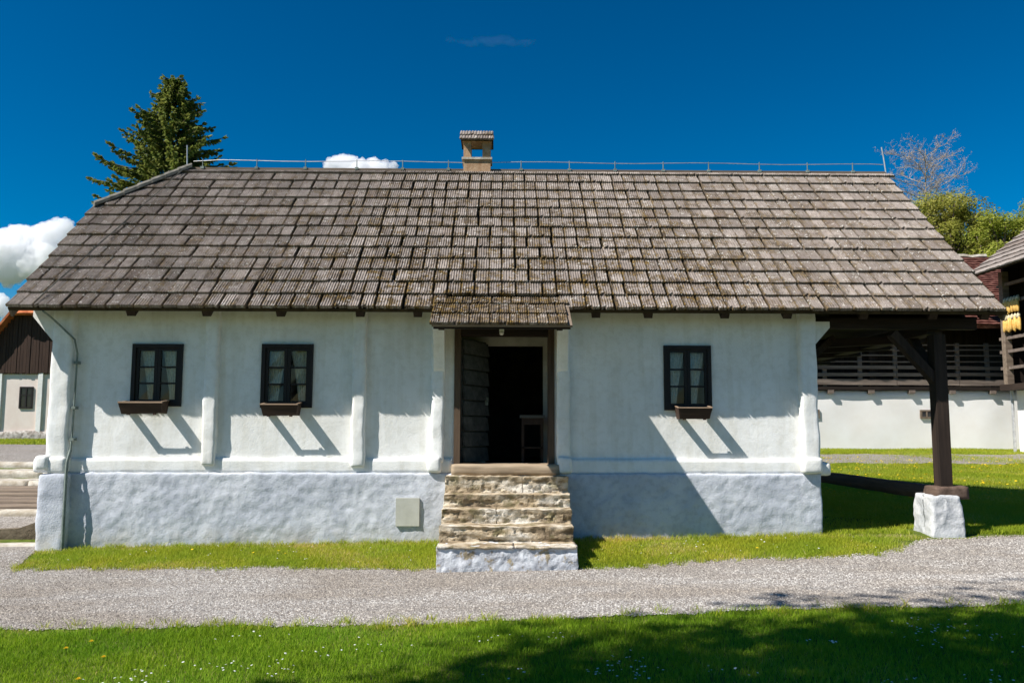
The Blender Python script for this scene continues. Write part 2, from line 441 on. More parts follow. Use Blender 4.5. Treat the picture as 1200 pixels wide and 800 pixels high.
def yfar(x):      # far edge of the gravel path
    x = np.asarray(x, float)
    return np.interp(x, [-30, -6.7, -6.5, -6.2, -5.2, -3, -.95, 1.0, 1.9, 2.9, 4.8, 5.3, 6.0, 7.2, 30], [.25, .2, -.3, -1.32, -1.38, -1.48, -1.70, -1.80, -1.70, -1.48, -1.38, -1.05, -.45, -.25, -.2])
def ynear(x):
    x = np.asarray(x, float)
    return np.interp(x, [-30, -4.6, -3.4, -1.5, .1, .9, 2.15, 5, 30], [-4.3, -4.33, -4.4, -4.45, -4.41, -4.3, -4.14, -4.08, -3.9])

def axis(lo, hi, f0, f1, fine, coarse):
    a = list(np.arange(f0, f1 + 1e-6, fine)); s = coarse; p = f0
    while p > lo: p -= s; a.insert(0, max(p, lo)); s *= 1.35
    p = f1; s = coarse
    while p < hi: p += s; a.append(min(p, hi)); s *= 1.35
    return np.array(a)
gx = axis(-700, 700, -22, 24, .3, .6); gy = axis(-300, 900, -14, 24, .2, .6)
X, Y = np.meshgrid(gx, gy); Z = gz(X, Y)
V = np.stack([X.ravel(), Y.ravel(), Z.ravel()], 1)
nx, ny = len(gx), len(gy)
I = (np.arange(ny - 1)[:, None] * nx + np.arange(nx - 1)[None]).ravel()
o = link_mesh('ground', mesh_np('ground', V, np.stack([I, I + 1, I + nx + 1, I + nx], 1), True), MAT['soil'])
tag(o, 'grassy ground the farmhouse stands on, running to the horizon', 'ground', kind='structure')

def sheet(name, xs, y0, y1, rows, dz, mat, label):
    T = np.linspace(0, 1, rows + 1)
    XX = np.repeat(xs[:, None], rows + 1, 1); YY = y0[:, None] * (1 - T) + y1[:, None] * T
    V = np.stack([XX.ravel(), YY.ravel(), (gz(XX, YY) + dz).ravel()], 1)
    k = rows + 1; I = (np.arange(len(xs) - 1)[:, None] * k + np.arange(rows)[None]).ravel()
    o = link_mesh(name, mesh_np(name, V, np.stack([I, I + k, I + k + 1, I + 1], 1), True), mat)
    return tag(o, label, 'path', kind='structure')
xs = np.arange(-14, 18, .08)
sheet('gravel_path', xs, ynear(xs) + .07 * wob(xs, 1), yfar(xs) + .07 * wob(xs, 2), 24, .012, MAT['gravel_bed'], 'pale gravel path running past the stone steps')
xs = np.arange(-22, -6.6, .15)
sheet('gravel_yard', xs, np.full(len(xs), 7.9), 12.3 + .15 * wob(xs, 3), 20, .02, MAT['gravel_bed'], 'pale gravel yard above the terrace steps')
xs = np.arange(6, 24, .2)
sheet('barn_path', xs, 12.2 + .3 * wob(xs, 4), 15.2 + .2 * wob(xs, 6), 8, .015, MAT['gravel_bed'], 'thin gravel track across the lawn before the barn')

# ------------------------------------------------------------------ farmhouse
H = empty('farmhouse', (-1., 2.95, 0.), 'long white limewashed farmhouse with a grey shingle roof and dark windows', 'house')
EY, EZ, SLOPE = -.6, 3.30, rad(41.2)
RY = 2.95; RZ = EZ + (RY - EY) * math.tan(SLOPE)
XL, XR = -6.92, 7.19
HIPY = 1.78; HIPZ = EZ + (HIPY - EY) * math.tan(SLOPE); XRL = -5.80
cs, sn = math.cos(SLOPE), math.sin(SLOPE)

OPEN = [(-5.35, -4.685, 1.98, 2.82), (-3.47, -2.79, 1.965, 2.825), (2.415, 3.045, 1.945, 2.825), (-.69, .777, .8, 3.1)]
def front_wall():
    def cuts(lo, hi, marks, st):
        ms = sorted(set([lo, hi] + [q for q in marks if lo < q < hi])); out = []
        for a, b in zip(ms[:-1], ms[1:]):
            k = max(1, int(round((b - a) / st))); out += list(np.linspace(a, b, k + 1)[:-1])
        return out + [hi]
    xs = cuts(-6.45, 4.6, [q for o in OPEN for q in o[:2]], .12); zs = cuts(.8, 3.48, [q for o in OPEN for q in o[2:]], .12)
    mb = MB(); V = []; F = []
    for z in zs:
        for x in xs:
            V.append((x, -.012 + .014 * nz((x, 0, z), .9, 3) + .008 * nz((x, 0, z), 2.7, 8), z))
    n = len(xs)
    for j in range(len(zs) - 1):
        for i in range(n - 1):
            cx, cz = (xs[i] + xs[i + 1]) / 2, (zs[j] + zs[j + 1]) / 2
            if any(a < cx < b and c < cz < d for a, b, c, d in OPEN): continue
            F.append((j * n + i, j * n + i + 1, (j + 1) * n + i + 1, (j + 1) * n + i))
    mb.add(V, np.array(F))
    for a, b, c, d in OPEN:          # reveals
        for (x0, z0), (x1, z1) in (((a, c), (a, d)), ((a, d), (b, d)), ((b, d), (b, c)), ((b, c), (a, c))):
            mb.add([(x0, -.03, z0), (x1, -.03, z1), (x1, .45, z1), (x0, .45, z0)], np.array([(0, 1, 2, 3)]))
    # inner face
    xs2 = sorted([-6.0, 4.15] + [q for o in OPEN for q in o[:2]])
    for x0, x1 in zip(xs2[:-1], xs2[1:]):
        seg = [o for o in OPEN if o[0] <= x0 + 1e-6 and o[1] >= x1 - 1e-6]
        for z0, z1 in ([(.8, seg[0][2]), (seg[0][3], 3.4)] if seg else [(.8, 3.4)]):
            if z1 > z0 + 1e-3: mb.add([(x0, .45, z0), (x0, .45, z1), (x1, .45, z1), (x1, .45, z0)], np.array([(0, 1, 2, 3)]))
    me = mb.mesh('wall', base_of(H)); 
    o = link_mesh('wall', me, MAT['plaster'], H)
    me.polygons.foreach_set('use_smooth', np.ones(len(me.polygons), bool)); 
    me.set_sharp_from_angle(angle=rad(40))
    o['label'] = 'white hand-plastered front wall'
front_wall()
for nme, b in (('wall', (-6.45, -6.0, .46, 5.9, -.2, 3.5)), ('wall', (4.15, 4.6, .46, 5.9, -.2, 3.5)), ('wall', (-5.99, 4.14, 5.45, 5.88, -.2, 3.5))):
    MB().box(*b).build(nme, MAT['plaster'], H)
MB().box(-5.99, 4.14, .46, 5.44, .9, 1.1).build('floor', MAT['floor_wood'], H)
MB().box(-5.99, 4.14, .46, 5.44, 3.30, 3.36).build('ceiling', MAT['dark_interior'], H)
# inner partition with its own doorway
mb = MB(); mb.box(-3.0, -.25, 1.0, 1.12, 1.1, 3.3); mb.box(.66, 2.6, 1.0, 1.12, 1.1, 3.3); mb.box(-.25, .66, 1.0, 1.12, 2.95, 3.3)
mb.build('partition', MAT['interior_plaster'], H)
mb = MB(); mb.box(-3.0, -2.9, .46, 1.0, 1.1, 3.3); mb.box(2.5, 2.6, .46, 1.0, 1.1, 3.3); mb.build('partition', MAT['dark_interior'], H)
mb = MB(); mb.box(-1.5, -1.4, 1.12, 5.4, 1.1, 3.3); mb.box(1.8, 1.9, 1.12, 5.4, 1.1, 3.3); mb.box(-1.4, 1.8, 4.2, 4.3, 1.1, 3.3); mb.build('partition', MAT['dark_interior'], H)

# sill ledge and plinth
for xa, xb in ((-6.25, -.71), (.80, 4.5)):
    lump_part('sill_ledge', MAT['plaster'], H, xa, xb, -.055, .2, .99, 1.205, .05, .012, .009, 2.2, 1.)
V, F = lumpy(-6.3, 4.63, -.10, .35, -.35, 1.0, .032, .025, .0115, 5.0, 4., .8)
p = link_mesh('plinth', mesh_np('plinth', V - base_of(H), F, True), MAT['plinth'], H); p['label'] = 'lumpy bluish grey limewashed plinth'
lump_part('plinth_corner', MAT['plinth'], H, -6.545, -6.13, -.24, .3, -.35, .99, .045, .05, .020, 3., 9., .5)
lump_part('plinth_corner', MAT['plinth'], H, -6.45, -6.1, .3, 5.9, -.35, .99, .12, .05, .02, 3., 9.)
lump_part('plinth_corner', MAT['plinth'], H, 4.3, 4.62, .3, 5.9, -.35, .99, .12, .05, .02, 3., 9.)
# pilasters of the plastered timber frame
for i, (x0, x1, z0) in enumerate([(-4.31, -4.11, 1.10), (-2.17, -1.97, 1.08), (-1.02, -.83, 1.15), (.80, 1.0, 1.15)]):
    lump_part('pilaster', MAT['plaster'], H, x0, x1, -.12, .1, z0, 3.42, .04, .028, .013, 2.6, 3. * i + 1, .6)
for i, (x0, x1) in enumerate([(-1.06, -.86), (.80, 1.03)]):
    lump_part('pilaster_foot', MAT['plaster'], H, x0, x1, -.16, .1, 1.0, 1.24, .045, .04, .016, 4., 7 + i)
lump_part('corner_post', MAT['plaster'], H, -6.50, -6.2, -.17, .15, 1.1, 3.42, .04, .035, .012, 2.2, 21, .6)
lump_part('corner_post', MAT['plaster'], H, 4.36, 4.61, -.14, .15, 1.1, 3.42, .04, .035, .014, 2.2, 25, .6)
lump_part('beam_end', MAT['plaster'], H, -6.75, -6.5, -.02, .22, .985, 1.2, .045, .04, .012, 4., 31)
lump_part('beam_end', MAT['plaster'], H, -6.60, -6.42, -.26, .0, 1.04, 1.24, .045, .04, .012, 4., 33)
lump_part('beam_end', MAT['plaster'], H, -6.45, -6.18, -.22, .1, .985, 1.22, .045, .04, .012, 4., 35)
lump_part('beam_end', MAT['plaster'], H, 4.34, 4.63, -.19, .1, 1.0, 1.235, .045, .04, .014, 4., 37)
lump_part('beam_end', MAT['plaster'], H, 4.60, 4.79, -.08, .16, .97, 1.17, .045, .045, .012, 4., 39)
mb = MB(); mb.prism([(-6.44, 2.80), (-6.82, 3.24), (-6.82, 3.36), (-6.40, 3.36)], 'y', -.10, .12); mb.build('bracket', MAT['plaster'], H)
mb = MB(); mb.prism([(4.58, 2.84), (4.84, 3.13), (4.84, 3.22), (4.58, 3.22)], 'y', -.06, .12); mb.build('bracket', MAT['plaster'], H)
mb = MB(); mb.box(-1.5, -1.165, -.132, -.05, .255, .65); hp = mb.build('vent_hatch', MAT['hatch'], H); hp['label'] = 'small beige square hatch set in the plinth'

# windows
def window(x0, x1, z0, z1, seed):
    rr = random.Random(seed)
    w = MB(); t = .055
    for b in ((x0, x0 + t, z0, z1), (x1 - t, x1, z0, z1), (x0 + t, x1 - t, z0, z0 + t), (x0 + t, x1 - t, z1 - t, z1)):
        w.box(b[0], b[1], -.045, .09, b[2], b[3])
    wo = w.build('window', MAT['frame_wood'], H)
    cx = (x0 + x1) / 2
    for a, b in ((x0 + t, cx - .002), (cx + .002, x1 - t)):
        s = MB(); q = .045; zz0, zz1 = z0 + t, z1 - t
        for c in ((a, a + q, zz0, zz1), (b - q, b, zz0, zz1), (a + q, b - q, zz0, zz0 + q), (a + q, b - q, zz1 - q, zz1)):
            s.box(c[0], c[1], -.02, .02, c[2], c[3])
        hgt = (zz1 - zz0 - 2 * q) / 3
        for k in (1, 2): s.box(a + q, b - q, -.012, .014, zz0 + q + hgt * k - .012, zz0 + q + hgt * k + .012)
        s.build('sash', MAT['frame_wood'], wo)
        for k in range(3):
            pz = zz0 + q + hgt * k
            g = MB(); dy = rr.uniform(-.002, .002)
            g.add([(a + q, .004 + dy, pz), (b - q, .004 - dy, pz), (b - q, .004 + dy, pz + hgt), (a + q, .004 - dy, pz + hgt)], np.array([(0, 1, 2, 3)]))
            g.build('pane', MAT['glass'], wo)
        # draped curtain, drawn to one side lower down
        n = 26; V = []; F = []; rows = 10
        for j in range(rows):
            tt = j / (rows - 1); z = zz1 - .02 - tt * (zz1 - zz0 - .06)
            span = (b - a) * (.93 - .5 * tt ** .8 + (.10 * max(0, tt - .7)))
            for i in range(n):
                u = i / (n - 1); V.append(((b - .02 - span * (1 - u)) if (seed == 1 or (seed == 2 and a > cx - .1)) else a + .02 + span * u, .10 + .014 * math.sin(u * 34 + j * .25 + seed), z))
        for j in range(rows - 1):
            for i in range(n - 1): F.append((j * n + i, j * n + i + 1, (j + 1) * n + i + 1, (j + 1) * n + i))
        c = MB(); c.add(V, np.array(F)); c.build('curtain', MAT['curtain'], wo, True)
    return wo
window(-5.385, -4.65, 1.945, 2.855, 1)
window(-3.505, -2.755, 1.93, 2.86, 2)
window(2.38, 3.08, 1.91, 2.86, 3)

# door
mb = MB(); mb.box(-.69, -.60, -.05, .2, 1.12, 3.1); mb.build('door_post', MAT['door_post_wood'], H)
mb = MB(); mb.box(.685, .775, -.05, .2, 1.12, 3.1); mb.build('door_post', MAT['door_post_wood'], H)
mb = MB(); mb.box(-.60, .685, -.04, .18, 3.0, 3.1); mb.build('lintel', MAT['dark_wood_x'], H)
V, F = lumpy(-.72, .84, -.17, .45, .97, 1.128, .06, .02, .010, 4, 41); link_mesh('threshold', mesh_np('threshold', V - base_of(H), F, True), MAT['threshold_wood'], H)
leaf = MB(); hx, hy = -.59, .12; ang = rad(64); dx, dy = math.cos(ang), math.sin(ang); nxl, nyl = -dy, dx
def leafpt(u, d, z): return (hx + dx * u + nxl * d, hy + dy * u + nyl * d, z)
def leafbox(mb, u0, u1, d0, d1, z0, z1, tilt=0.):
    V = [leafpt(u, d + (tilt if z == z0 else 0), z) for z in (z0, z1) for d in (d0, d1) for u in (u0, u1)]
    mb.add(V, np.array([(0, 2, 3, 1), (4, 5, 7, 6), (0, 1, 5, 4), (2, 6, 7, 3), (0, 4, 6, 2), (1, 3, 7, 5)]))
leafbox(leaf, 0, .80, 0, .03, 1.14, 2.98); lo = leaf.build('door', MAT['door_leaf_wood'], H); lo['label'] = 'plank door leaf standing open inward'
zc = 1.15
for k in range(8):
    b = MB(); leafbox(b, .01, .79, -.034, -.001, zc, zc + .205, -.03); b.build('plank', MAT['door_leaf_wood'], lo); zc += .2285
b = MB(); leafbox(b, .70, .73, -.075, -.03, 2.0, 2.12); b.build('handle', MAT['cable'], lo)
# wall lamp over the door
lamp = empty('door_lamp', (.0, -.08, 3.08), 'small white lamp fixed under the hood above the doorway', 'lamp')
MB().box(-.035, .035, -.10, -.041, 3.05, 3.12).build('housing', MAT['white_plastic'], lamp)
mb = MB(); mb.tube([(0, -.07, 3.052), (0, -.085, 3.02), (0, -.09, 3.0)], [.03, .034, .02], 10); mb.build('shade', MAT['white_plastic'], lamp, True)
# table inside
tb = empty('hall_table', (.5, .62, 1.1), 'small plain wooden table standing inside the dark doorway', 'table')
MB().box(.28, .66, .46, .86, 1.80, 1.845).build('table_top', MAT['door_leaf_wood'], tb)
MB().box(.31, .64, .50, .83, 1.70, 1.80).build('apron', MAT['dark_wood_z'], tb)
MB().box(.31, .64, .50, .83, 1.34, 1.365).build('shelf', MAT['dark_wood_z'], tb)
for lx in (.31, .60):
    for ly in (.50, .79): MB().box(lx, lx + .04, ly, ly + .04, 1.1, 1.70).build('leg', MAT['dark_wood_z'], tb)

# ---- roof
def rp(x, s, n):   # point on the front slope: s metres up from the eave, n metres off the boards
    return np.stack(np.broadcast_arrays(np.asarray(x, float), EY + np.asarray(s) * cs - np.asarray(n) * sn, EZ + np.asarray(s) * sn + np.asarray(n) * cs), -1)
def plate(poly, th):
    P = [Vector(p) for p in poly]; nrm = (P[1] - P[0]).cross(P[2] - P[0]).normalized(); n = len(P)
    V = [tuple(p) for p in P] + [tuple(p - nrm * th) for p in P]
    F = [tuple(range(n)), tuple(range(2 * n - 1, n - 1, -1))] + [(i, i + n, (i + 1) % n + n, (i + 1) % n) for i in range(n)]
    return V, F
d = -.012
fe = lambda x: tuple(rp(x, 0.02, d)); BY = 2 * RY - EY
r = MB()
e0, e1 = fe(XL), fe(XR); topz = RZ - .02
r.add(*plate([e0, e1, (XR, RY, topz), (XRL, RY, topz), (XL, HIPY, HIPZ - .02)], .05))
r.add(*plate([(XR, BY, EZ), (XL, BY, EZ), (XL, 2 * RY - HIPY, HIPZ - .02), (XRL, RY, topz), (XR, RY, topz)], .05))
r.add(*plate([(XL, 2 * RY - HIPY, HIPZ - .02), (XL, HIPY, HIPZ - .02), (XRL, RY, topz)], .05))
roof = r.build('roof', MAT['underlay'], H); roof['label'] = 'steep roof of weathered grey ribbed shingles with moss'
# shingle meshes
COURSE = .3475; NC = 13
def shingle_arrays(w, L, seed, ribs=5, thick=.040, lift=.044):
    rr = random.Random(seed); U = []; n = ribs * 3 + 1
    us = np.linspace(0, w, n); h = np.array([(.0, .013, .013)[i % 3] if 0 < i < n - 1 else .0 for i in range(n)])
    h = h + np.array([rr.uniform(-.002, .002) for _ in us])
    ribj = [rr.uniform(-.006, .006) for _ in range(ribs + 1)]
    if rr.random() < .18: ribj[rr.randrange(ribs)] += rr.uniform(.015, .04)
    end = np.array([ribj[min(i // 3, ribs)] for i in range(n)])
    top = np.stack([us, np.full(n, L), h + .002], 1)
    bot = np.stack([us, end, h + lift], 1)
    und = np.stack([us, end + .004, np.full(n, lift - thick)], 1)
    V = np.concatenate([top, bot, und]); F = []
    for i in range(n - 1):
        F.append((i, n + i, n + i + 1, i + 1)); F.append((n + i, 2 * n + i, 2 * n + i + 1, n + i + 1))
    return V, np.array(F), [(0, 2 * n, n), (n - 1, 2 * n - 1, 3 * n - 1)]
W0 = .187
VARS = [shingle_arrays(W0 + dw, COURSE + .07, 100 + i) for i, dw in enumerate([0, .006, -.008, .003, -.004, .010, -.012, 0, .005, -.003])]
def edge_attr(me, nv, npt):
    n = npt; e = np.zeros(n); e[::3] = .40; e[0] = e[-1] = 1.; e[1] = e[-2] = .5; e[2] = e[-3] = .12
    a = me.attributes.new('edge', 'FLOAT', 'POINT'); a.data.foreach_set('value', np.tile(e, nv // n).astype(np.float32))
def var_mesh(i, vv=VARS, mat='shingle', nm='shingle'):
    V, F, T = vv[i]
    # local frame: x, up-slope, normal -> world axes
    P = np.stack([V[:, 0], V[:, 1] * cs - V[:, 2] * sn, V[:, 1] * sn + V[:, 2] * cs], 1)
    me = mesh_np(nm, P, [F, np.array(T)], False, np.zeros(len(P))); edge_attr(me, len(P), 16)
    me.materials.append(MAT[mat]); return me
SM = [var_mesh(i) for i in range(len(VARS))]
rest = MB(); count = 0
rr = random.Random(5)
HOODX = (-.93, .94)
for k in range(NC):
    s0 = k * COURSE + .0
    off = rr.uniform(-.012, .012); ncol = int((XR - XL + .04) / .1985)
    for col_ in range(ncol + 1):
        x = XL - .015 + off + col_ * .1985 + rr.uniform(-.013, .013); gap = 0.
        vi = rr.randrange(len(VARS)); w = VARS[vi][0][:, 0].max()
        if x + w > XR + .04: break
        sj = s0 + rr.uniform(-.004, .004); sag = .012 * math.sin(x * .9 + k) 
        mid = x + w / 2
        # half-hip cuts the upper left corner
        yb = EY + (s0 + .2) * cs
        cut = yb > HIPY and mid < XL + (XRL - XL) * (yb - HIPY) / (RY - HIPY)
        under_hood = k == 0 and HOODX[0] + .06 < mid < HOODX[1] - .04
        if not cut and not under_hood:
            ry = rr.uniform(-.012, .012); nl = rr.uniform(0, .006)
            if count < 300:
                p = rp(x, sj, nl)
                o = link_mesh('shingle', SM[vi], None, roof); o.location = Vector(p - base_of(H)); o.rotation_euler = (0, ry * .5, ry * .6)
                count += 1
            else:
                V, F, T = VARS[vi]
                P = rp(x + V[:, 0] + V[:, 1] * ry, sj + V[:, 1], V[:, 2] + nl)
                t = rr.random(); n0 = rest.n
                rest.add(P, F, t); rest.f.setdefault(3, []).append(np.array(T) + n0)
o = rest.build('upper_shingles', MAT['shingle'], roof, use_tint=True); tag(o, kind='stuff'); edge_attr(o.data, rest.n, 16)
# ridge course
rid = MB(); x = XRL - .05
while x < XR - .02:
    w = rr.uniform(.15, .2); V, F, T = shingle_arrays(w, .2, rr.randrange(9999))
    P = rp(x + V[:, 0], NC * COURSE - .02 + V[:, 1] * .78, V[:, 2] + .01); t = rr.random(); n0 = rid.n
    rid.add(P, F, t); rid.f.setdefault(3, []).append(np.array(T) + n0); x += w + .008
o = rid.build('ridge_shingles', MAT['shingle'], roof, use_tint=True); tag(o, kind='stuff')
MB().beam((XRL, RY + .06, RZ + .01), (XR - .02, RY + .06, RZ + .01), .12, .05).build('ridge_board', MAT['weathered_x'], roof)
# hip capping
hc = MB(); A = Vector((XL - .01, HIPY - .03, HIPZ - .035)); B = Vector((XRL + .02, RY, RZ + .0)); nseg = 7
for i in range(nseg):
    a = A.lerp(B, i / nseg); b = A.lerp(B, (i + 1.06) / nseg); j = rr.uniform(-.006, .006)
    V = []
    for p, rrd in ((a, .15), (b, .13)):
        for q in range(7):
            t = math.pi * (q / 6) ; V.append((p.x + rrd * math.cos(t) * .5 , p.y - rrd * math.cos(t) * .8, p.z + rrd * math.sin(t) * .8 + j))
    hc.add(V, np.array([(q, q + 1, q + 8, q + 7) for q in range(6)])); hc.add(V[:7], [tuple(range(7))])
    o = hc.build('hip_tile', MAT['ridge_mortar'], roof); hc = MB()
# left verge board, right verge board
for xx in (XL + .015, XR - .02):
    topS = 3.12 if xx < 0 else 4.66
    MB().beam(tuple(rp(xx, .02, -.09)), tuple(rp(xx, topS, -.09)), .035, .15, up=(0, -sn, cs)).build('verge_board', MAT['weathered_y'], roof)
# rafter ends
for x in (-5.27, -4.2, -3.15, -2.02, -1.2, 1.35, 2.1, 3.2, 4.1, 5.2, 6.2, 6.95):
    MB().beam(tuple(rp(x, .10, -.14)), tuple(rp(x, 4.5, -.14)), .12, .12, up=(0, -sn, cs)).build('rafter', MAT['dark_wood_y'], roof)
# gables
gp = [(.1, 3.3), (HIPY + .1, HIPZ - .15), (2 * RY - HIPY - .1, HIPZ - .15), (5.8, 3.3)]
MB().prism(gp, 'x', -6.46, -6.38).build('gable', MAT['plaster'], H)
gp = [(.02, 3.3), (RY, RZ - .2), (5.88, 3.3)]
MB().prism(gp, 'x', 6.86, 6.92).build('gable', MAT['gable_board'], H)

# hood over the door
hf = (-1.27, 3.0); hb = (-.24, 3.55)
hl = math.hypot(hf[0] - hb[0], hf[1] - hb[1]); hcs, hsn = (hb[0] - hf[0]) / hl, (hb[1] - hf[1]) / hl
hood = MB(); hood.add(*plate([(HOODX[0], hf[0], hf[1]), (HOODX[1], hf[0], hf[1]), (HOODX[1], hb[0] + .12, hb[1] + .07), (HOODX[0], hb[0] + .12, hb[1] + .07)], .03))
hood = hood.build('door_hood', MAT['weathered_x'], H); hood['label'] = 'mossy shingled hood projecting over the doorway'
HV = [shingle_arrays(.125 + dw, hl / 3 + .06, 300 + i, ribs=4, thick=.028, lift=.03) for i, dw in enumerate([0, .008, -.006, .004, -.003, .01])]
HM = []
for V, F, T in HV:
    P = np.stack([V[:, 0], V[:, 1] * hcs - V[:, 2] * hsn, V[:, 1] * hsn + V[:, 2] * hcs], 1)
    me = mesh_np('hood_shingle', P, [F, np.array(T)], False, np.zeros(len(P))); edge_attr(me, len(P), 13); me.materials.append(MAT['hood_shingle']); HM.append(me)
for k in range(3):
    x = HOODX[0] - .025
    while x < HOODX[1] - .06:
        vi = rr.randrange(len(HV)); w = HV[vi][0][:, 0].max(); s = k * hl / 3 - .015 + rr.uniform(-.005, .005)
        o = link_mesh('shingle', HM[vi], None, hood)
        p = np.array((x, hf[0] + s * hcs - .004 * hsn, hf[1] + s * hsn + .004 * hcs)); o.location = Vector(p - base_of(H))
        o.rotation_euler = (0, rr.uniform(-.02, .02), rr.uniform(-.02, .02)); x += w + rr.choice([.003, .006, .012])
MB().box(HOODX[0] + .02, HOODX[1] - .02, hf[0] + .05, hf[0] + .10, hf[1] - .045, hf[1] - .006).build('fascia', MAT['dark_wood_x'], hood)
for xx in (HOODX[0] + .12, HOODX[1] - .16):
    MB().beam((xx, hf[0] + .14, hf[1] - .012), (xx, .0, hf[1] + .38), .08, .09).build('hood_rafter', MAT['dark_wood_y'], hood)
# plastered brackets flaring forward to carry the hood
for i, xx in enumerate((-.985, .80)):
    q = MB(); q.prism([(-.05, 2.35), (-.14, 2.5), (-.30, 2.95), (-.42, 3.22), (-.05, 3.34)], 'x', xx, xx + .16); q.build('bracket', MAT['plaster'], H)

# porch timbers at the right gable
P = empty('porch_frame', (6.48, 0, .7), 'dark timber porch post with brace and sill beam at the right gable', 'porch')
zt = 3.14
MB().box(6.355, 6.53, -.10, .10, .82, zt - .1).build('post', MAT['dark_wood_z'], P)
MB().box(6.35, 6.61, 5.63, 5.87, .55, zt - .1).build('post', MAT['dark_wood_z'], P)
MB().box(4.62, 7.05, -.02, .12, zt - .02, zt + .14).build('wall_plate', MAT['dark_wood_x'], P)
MB().box(4.62, 7.05, 5.65, 5.87, zt - .1, zt + .14).build('wall_plate', MAT['dark_wood_x'], P)
MB().box(6.36, 6.60, .12, 5.65, zt - .08, zt + .10).build('tie_beam', MAT['dark_wood_y'], P)
MB().beam((6.42, 0, 2.33), (5.78, 0, 3.06), .12, .15, up=(0, 1, 0)).build('brace', MAT['dark_wood_z'], P)
MB().beam((6.48, .1, 2.30), (6.48, .85, 3.06), .14, .14, up=(1, 0, 0)).build('brace', MAT['dark_wood_z'], P)
MB().beam((4.64, .6, 2.62), (5.35, 1.2, 3.1), .10, .14, up=(0, 1, 0)).build('brace', MAT['dark_wood_z'], P)
V, F = lumpy(6.24, 6.73, -.17, .17, .64, .83, .05, .02, .010, 5, 51); link_mesh('sill_end', mesh_np('sill_end', V - base_of(P), F, True), MAT['sill_wood'], P)
V, F = lumpy(6.36, 6.60, .15, 5.9, .60, .81, .09, .02, .008, 3, 53); link_mesh('sill_beam', mesh_np('sill_beam', V - base_of(P), F, True), MAT['sill_wood'], P)
for k in range(9):
    MB().box(4.62, 7.1, .05 + k * .64, .05 + k * .64 + .625, zt + .145, zt + .17).build('added_ceiling_board', MAT['dark_wood_x'], P)  # dark ceiling boards added to make the porch underside dark
for k in range(4):
    MB().beam((4.62, 1.3 + k * 1.25, 3.0), (6.9, 1.3 + k * 1.25, 3.12), .11, .13).build('joist', MAT['dark_wood_x'], P)
FB = empty('stone_footing', (6.34, .05, .1), 'white limewashed stone block carrying the dark porch post', 'stone block')
V, F = lumpy(6.14, 6.59, -.29, .34, -.1, .70, .03, .03, .020, 3.4, 61, .9)
V[:, 0] += (V[:, 2] - .35) * np.where(V[:, 0] > 6.35, -.07, .06); V[:, 1] += np.where(V[:, 1] < 0, (V[:, 2]) * .12, 0)
link_mesh('block', mesh_np('block', V - base_of(FB), F, True), MAT['footing'], FB)

# chimney on the ridge
C = empty('chimney', (-.47, 3.1, RZ), 'small clay chimney with its own shingle cap on the ridge', 'chimney')
cy0, cy1 = 2.88, 3.26; cx0, cx1 = -.72, -.22
MB().box(cx0 - .0, cx1 + .0, cy0, cy1, RZ - .5, RZ + .19).build('base', MAT['clay'], C)
MB().box(cx0 - .03, cx1 + .03, cy0 - .03, cy1 + .03, RZ + .19, RZ + .23).build('base_course', MAT['kerb_stone'], C)
for xa, xb, mm in ((cx0, cx0 + .14, 'clay'), (cx1 - .15, cx1, 'pier_shade')):
    for ya, yb in ((cy0, cy0 + .11), (cy1 - .11, cy1)):
        MB().box(xa, xb, ya, yb, RZ + .23, RZ + .53).build('pier', MAT['clay'], C)
MB().box(cx0 - .02, cx1 + .02, cy0 - .02, cy1 + .02, RZ + .53, RZ + .56).build('lintel', MAT['clay'], C)
cap = MB(); cm = (cy0 + cy1) / 2
cap.prism([(cy0 - .1, RZ + .54), (cm, RZ + .79), (cy1 + .1, RZ + .54)], 'x', cx0 - .05, cx1 + .05)
capo = cap.build('cap', MAT['underlay'], C)
cl = math.hypot(cm - cy0 + .1, .25); ccs, csn = (cm - cy0 + .1) / cl, .25 / cl
for k in range(2):
    x = cx0 - .07
    while x < cx1 + .02:
        w = rr.uniform(.085, .11); V, F, T = shingle_arrays(w, cl / 2 + .04, rr.randrange(999), ribs=2, thick=.025, lift=.028)
        s = k * cl / 2 - .02 + V[:, 1]
        Pt = np.stack([x + V[:, 0], cy0 - .1 + s * ccs - V[:, 2] * csn, RZ + .54 + s * csn + V[:, 2] * ccs], 1)
        q = MB(); q.add(Pt, F, rr.random()); q.f.setdefault(3, []).append(np.array(T)); q.build('shingle', MAT['shingle'], capo, use_tint=True); x += w + .006

# lightning conductor
LC = empty('lightning_conductor', (-5.7, RY, RZ), 'thin metal lightning conductor along the ridge and down the left corner', 'conductor')
wz = RZ + .165
MB().tube([(-5.72, RY, wz - .02)] + [(x, RY, wz + .012 * math.sin(x * 2.1)) for x in np.arange(-5.2, 7.1, .55)] + [(7.12, RY, wz)], .0065, 6).build('ridge_wire', MAT['metal'], LC)
for x in (-5.55, -4.55, -3.65, -2.7, -1.85, -1.0, .35, 1.25, 2.1, 3.0, 3.85, 4.8, 5.7, 6.55):
    mb = MB(); mb.tube([(x, RY, RZ - .02), (x, RY, wz + .03)], .009, 6); mb.box(x - .03, x + .03, RY - .03, RY + .03, RZ + .0, RZ + .045); mb.build('wire_stand', MAT['cable'], LC)
MB().tube([(-5.83, RY, RZ - .05), (-5.85, RY, RZ + .45)], .011, 6).build('rod', MAT['metal'], LC)
MB().tube([(7.17, RY, RZ + .02), (7.14, RY, RZ + .30), (7.11, RY, RZ + .50)], .013, 6).build('rod', MAT['metal'], LC)
rc = [tuple(rp(-5.82 - .0 * i, 4.78 - i * .6, .075)) for i in range(8)]
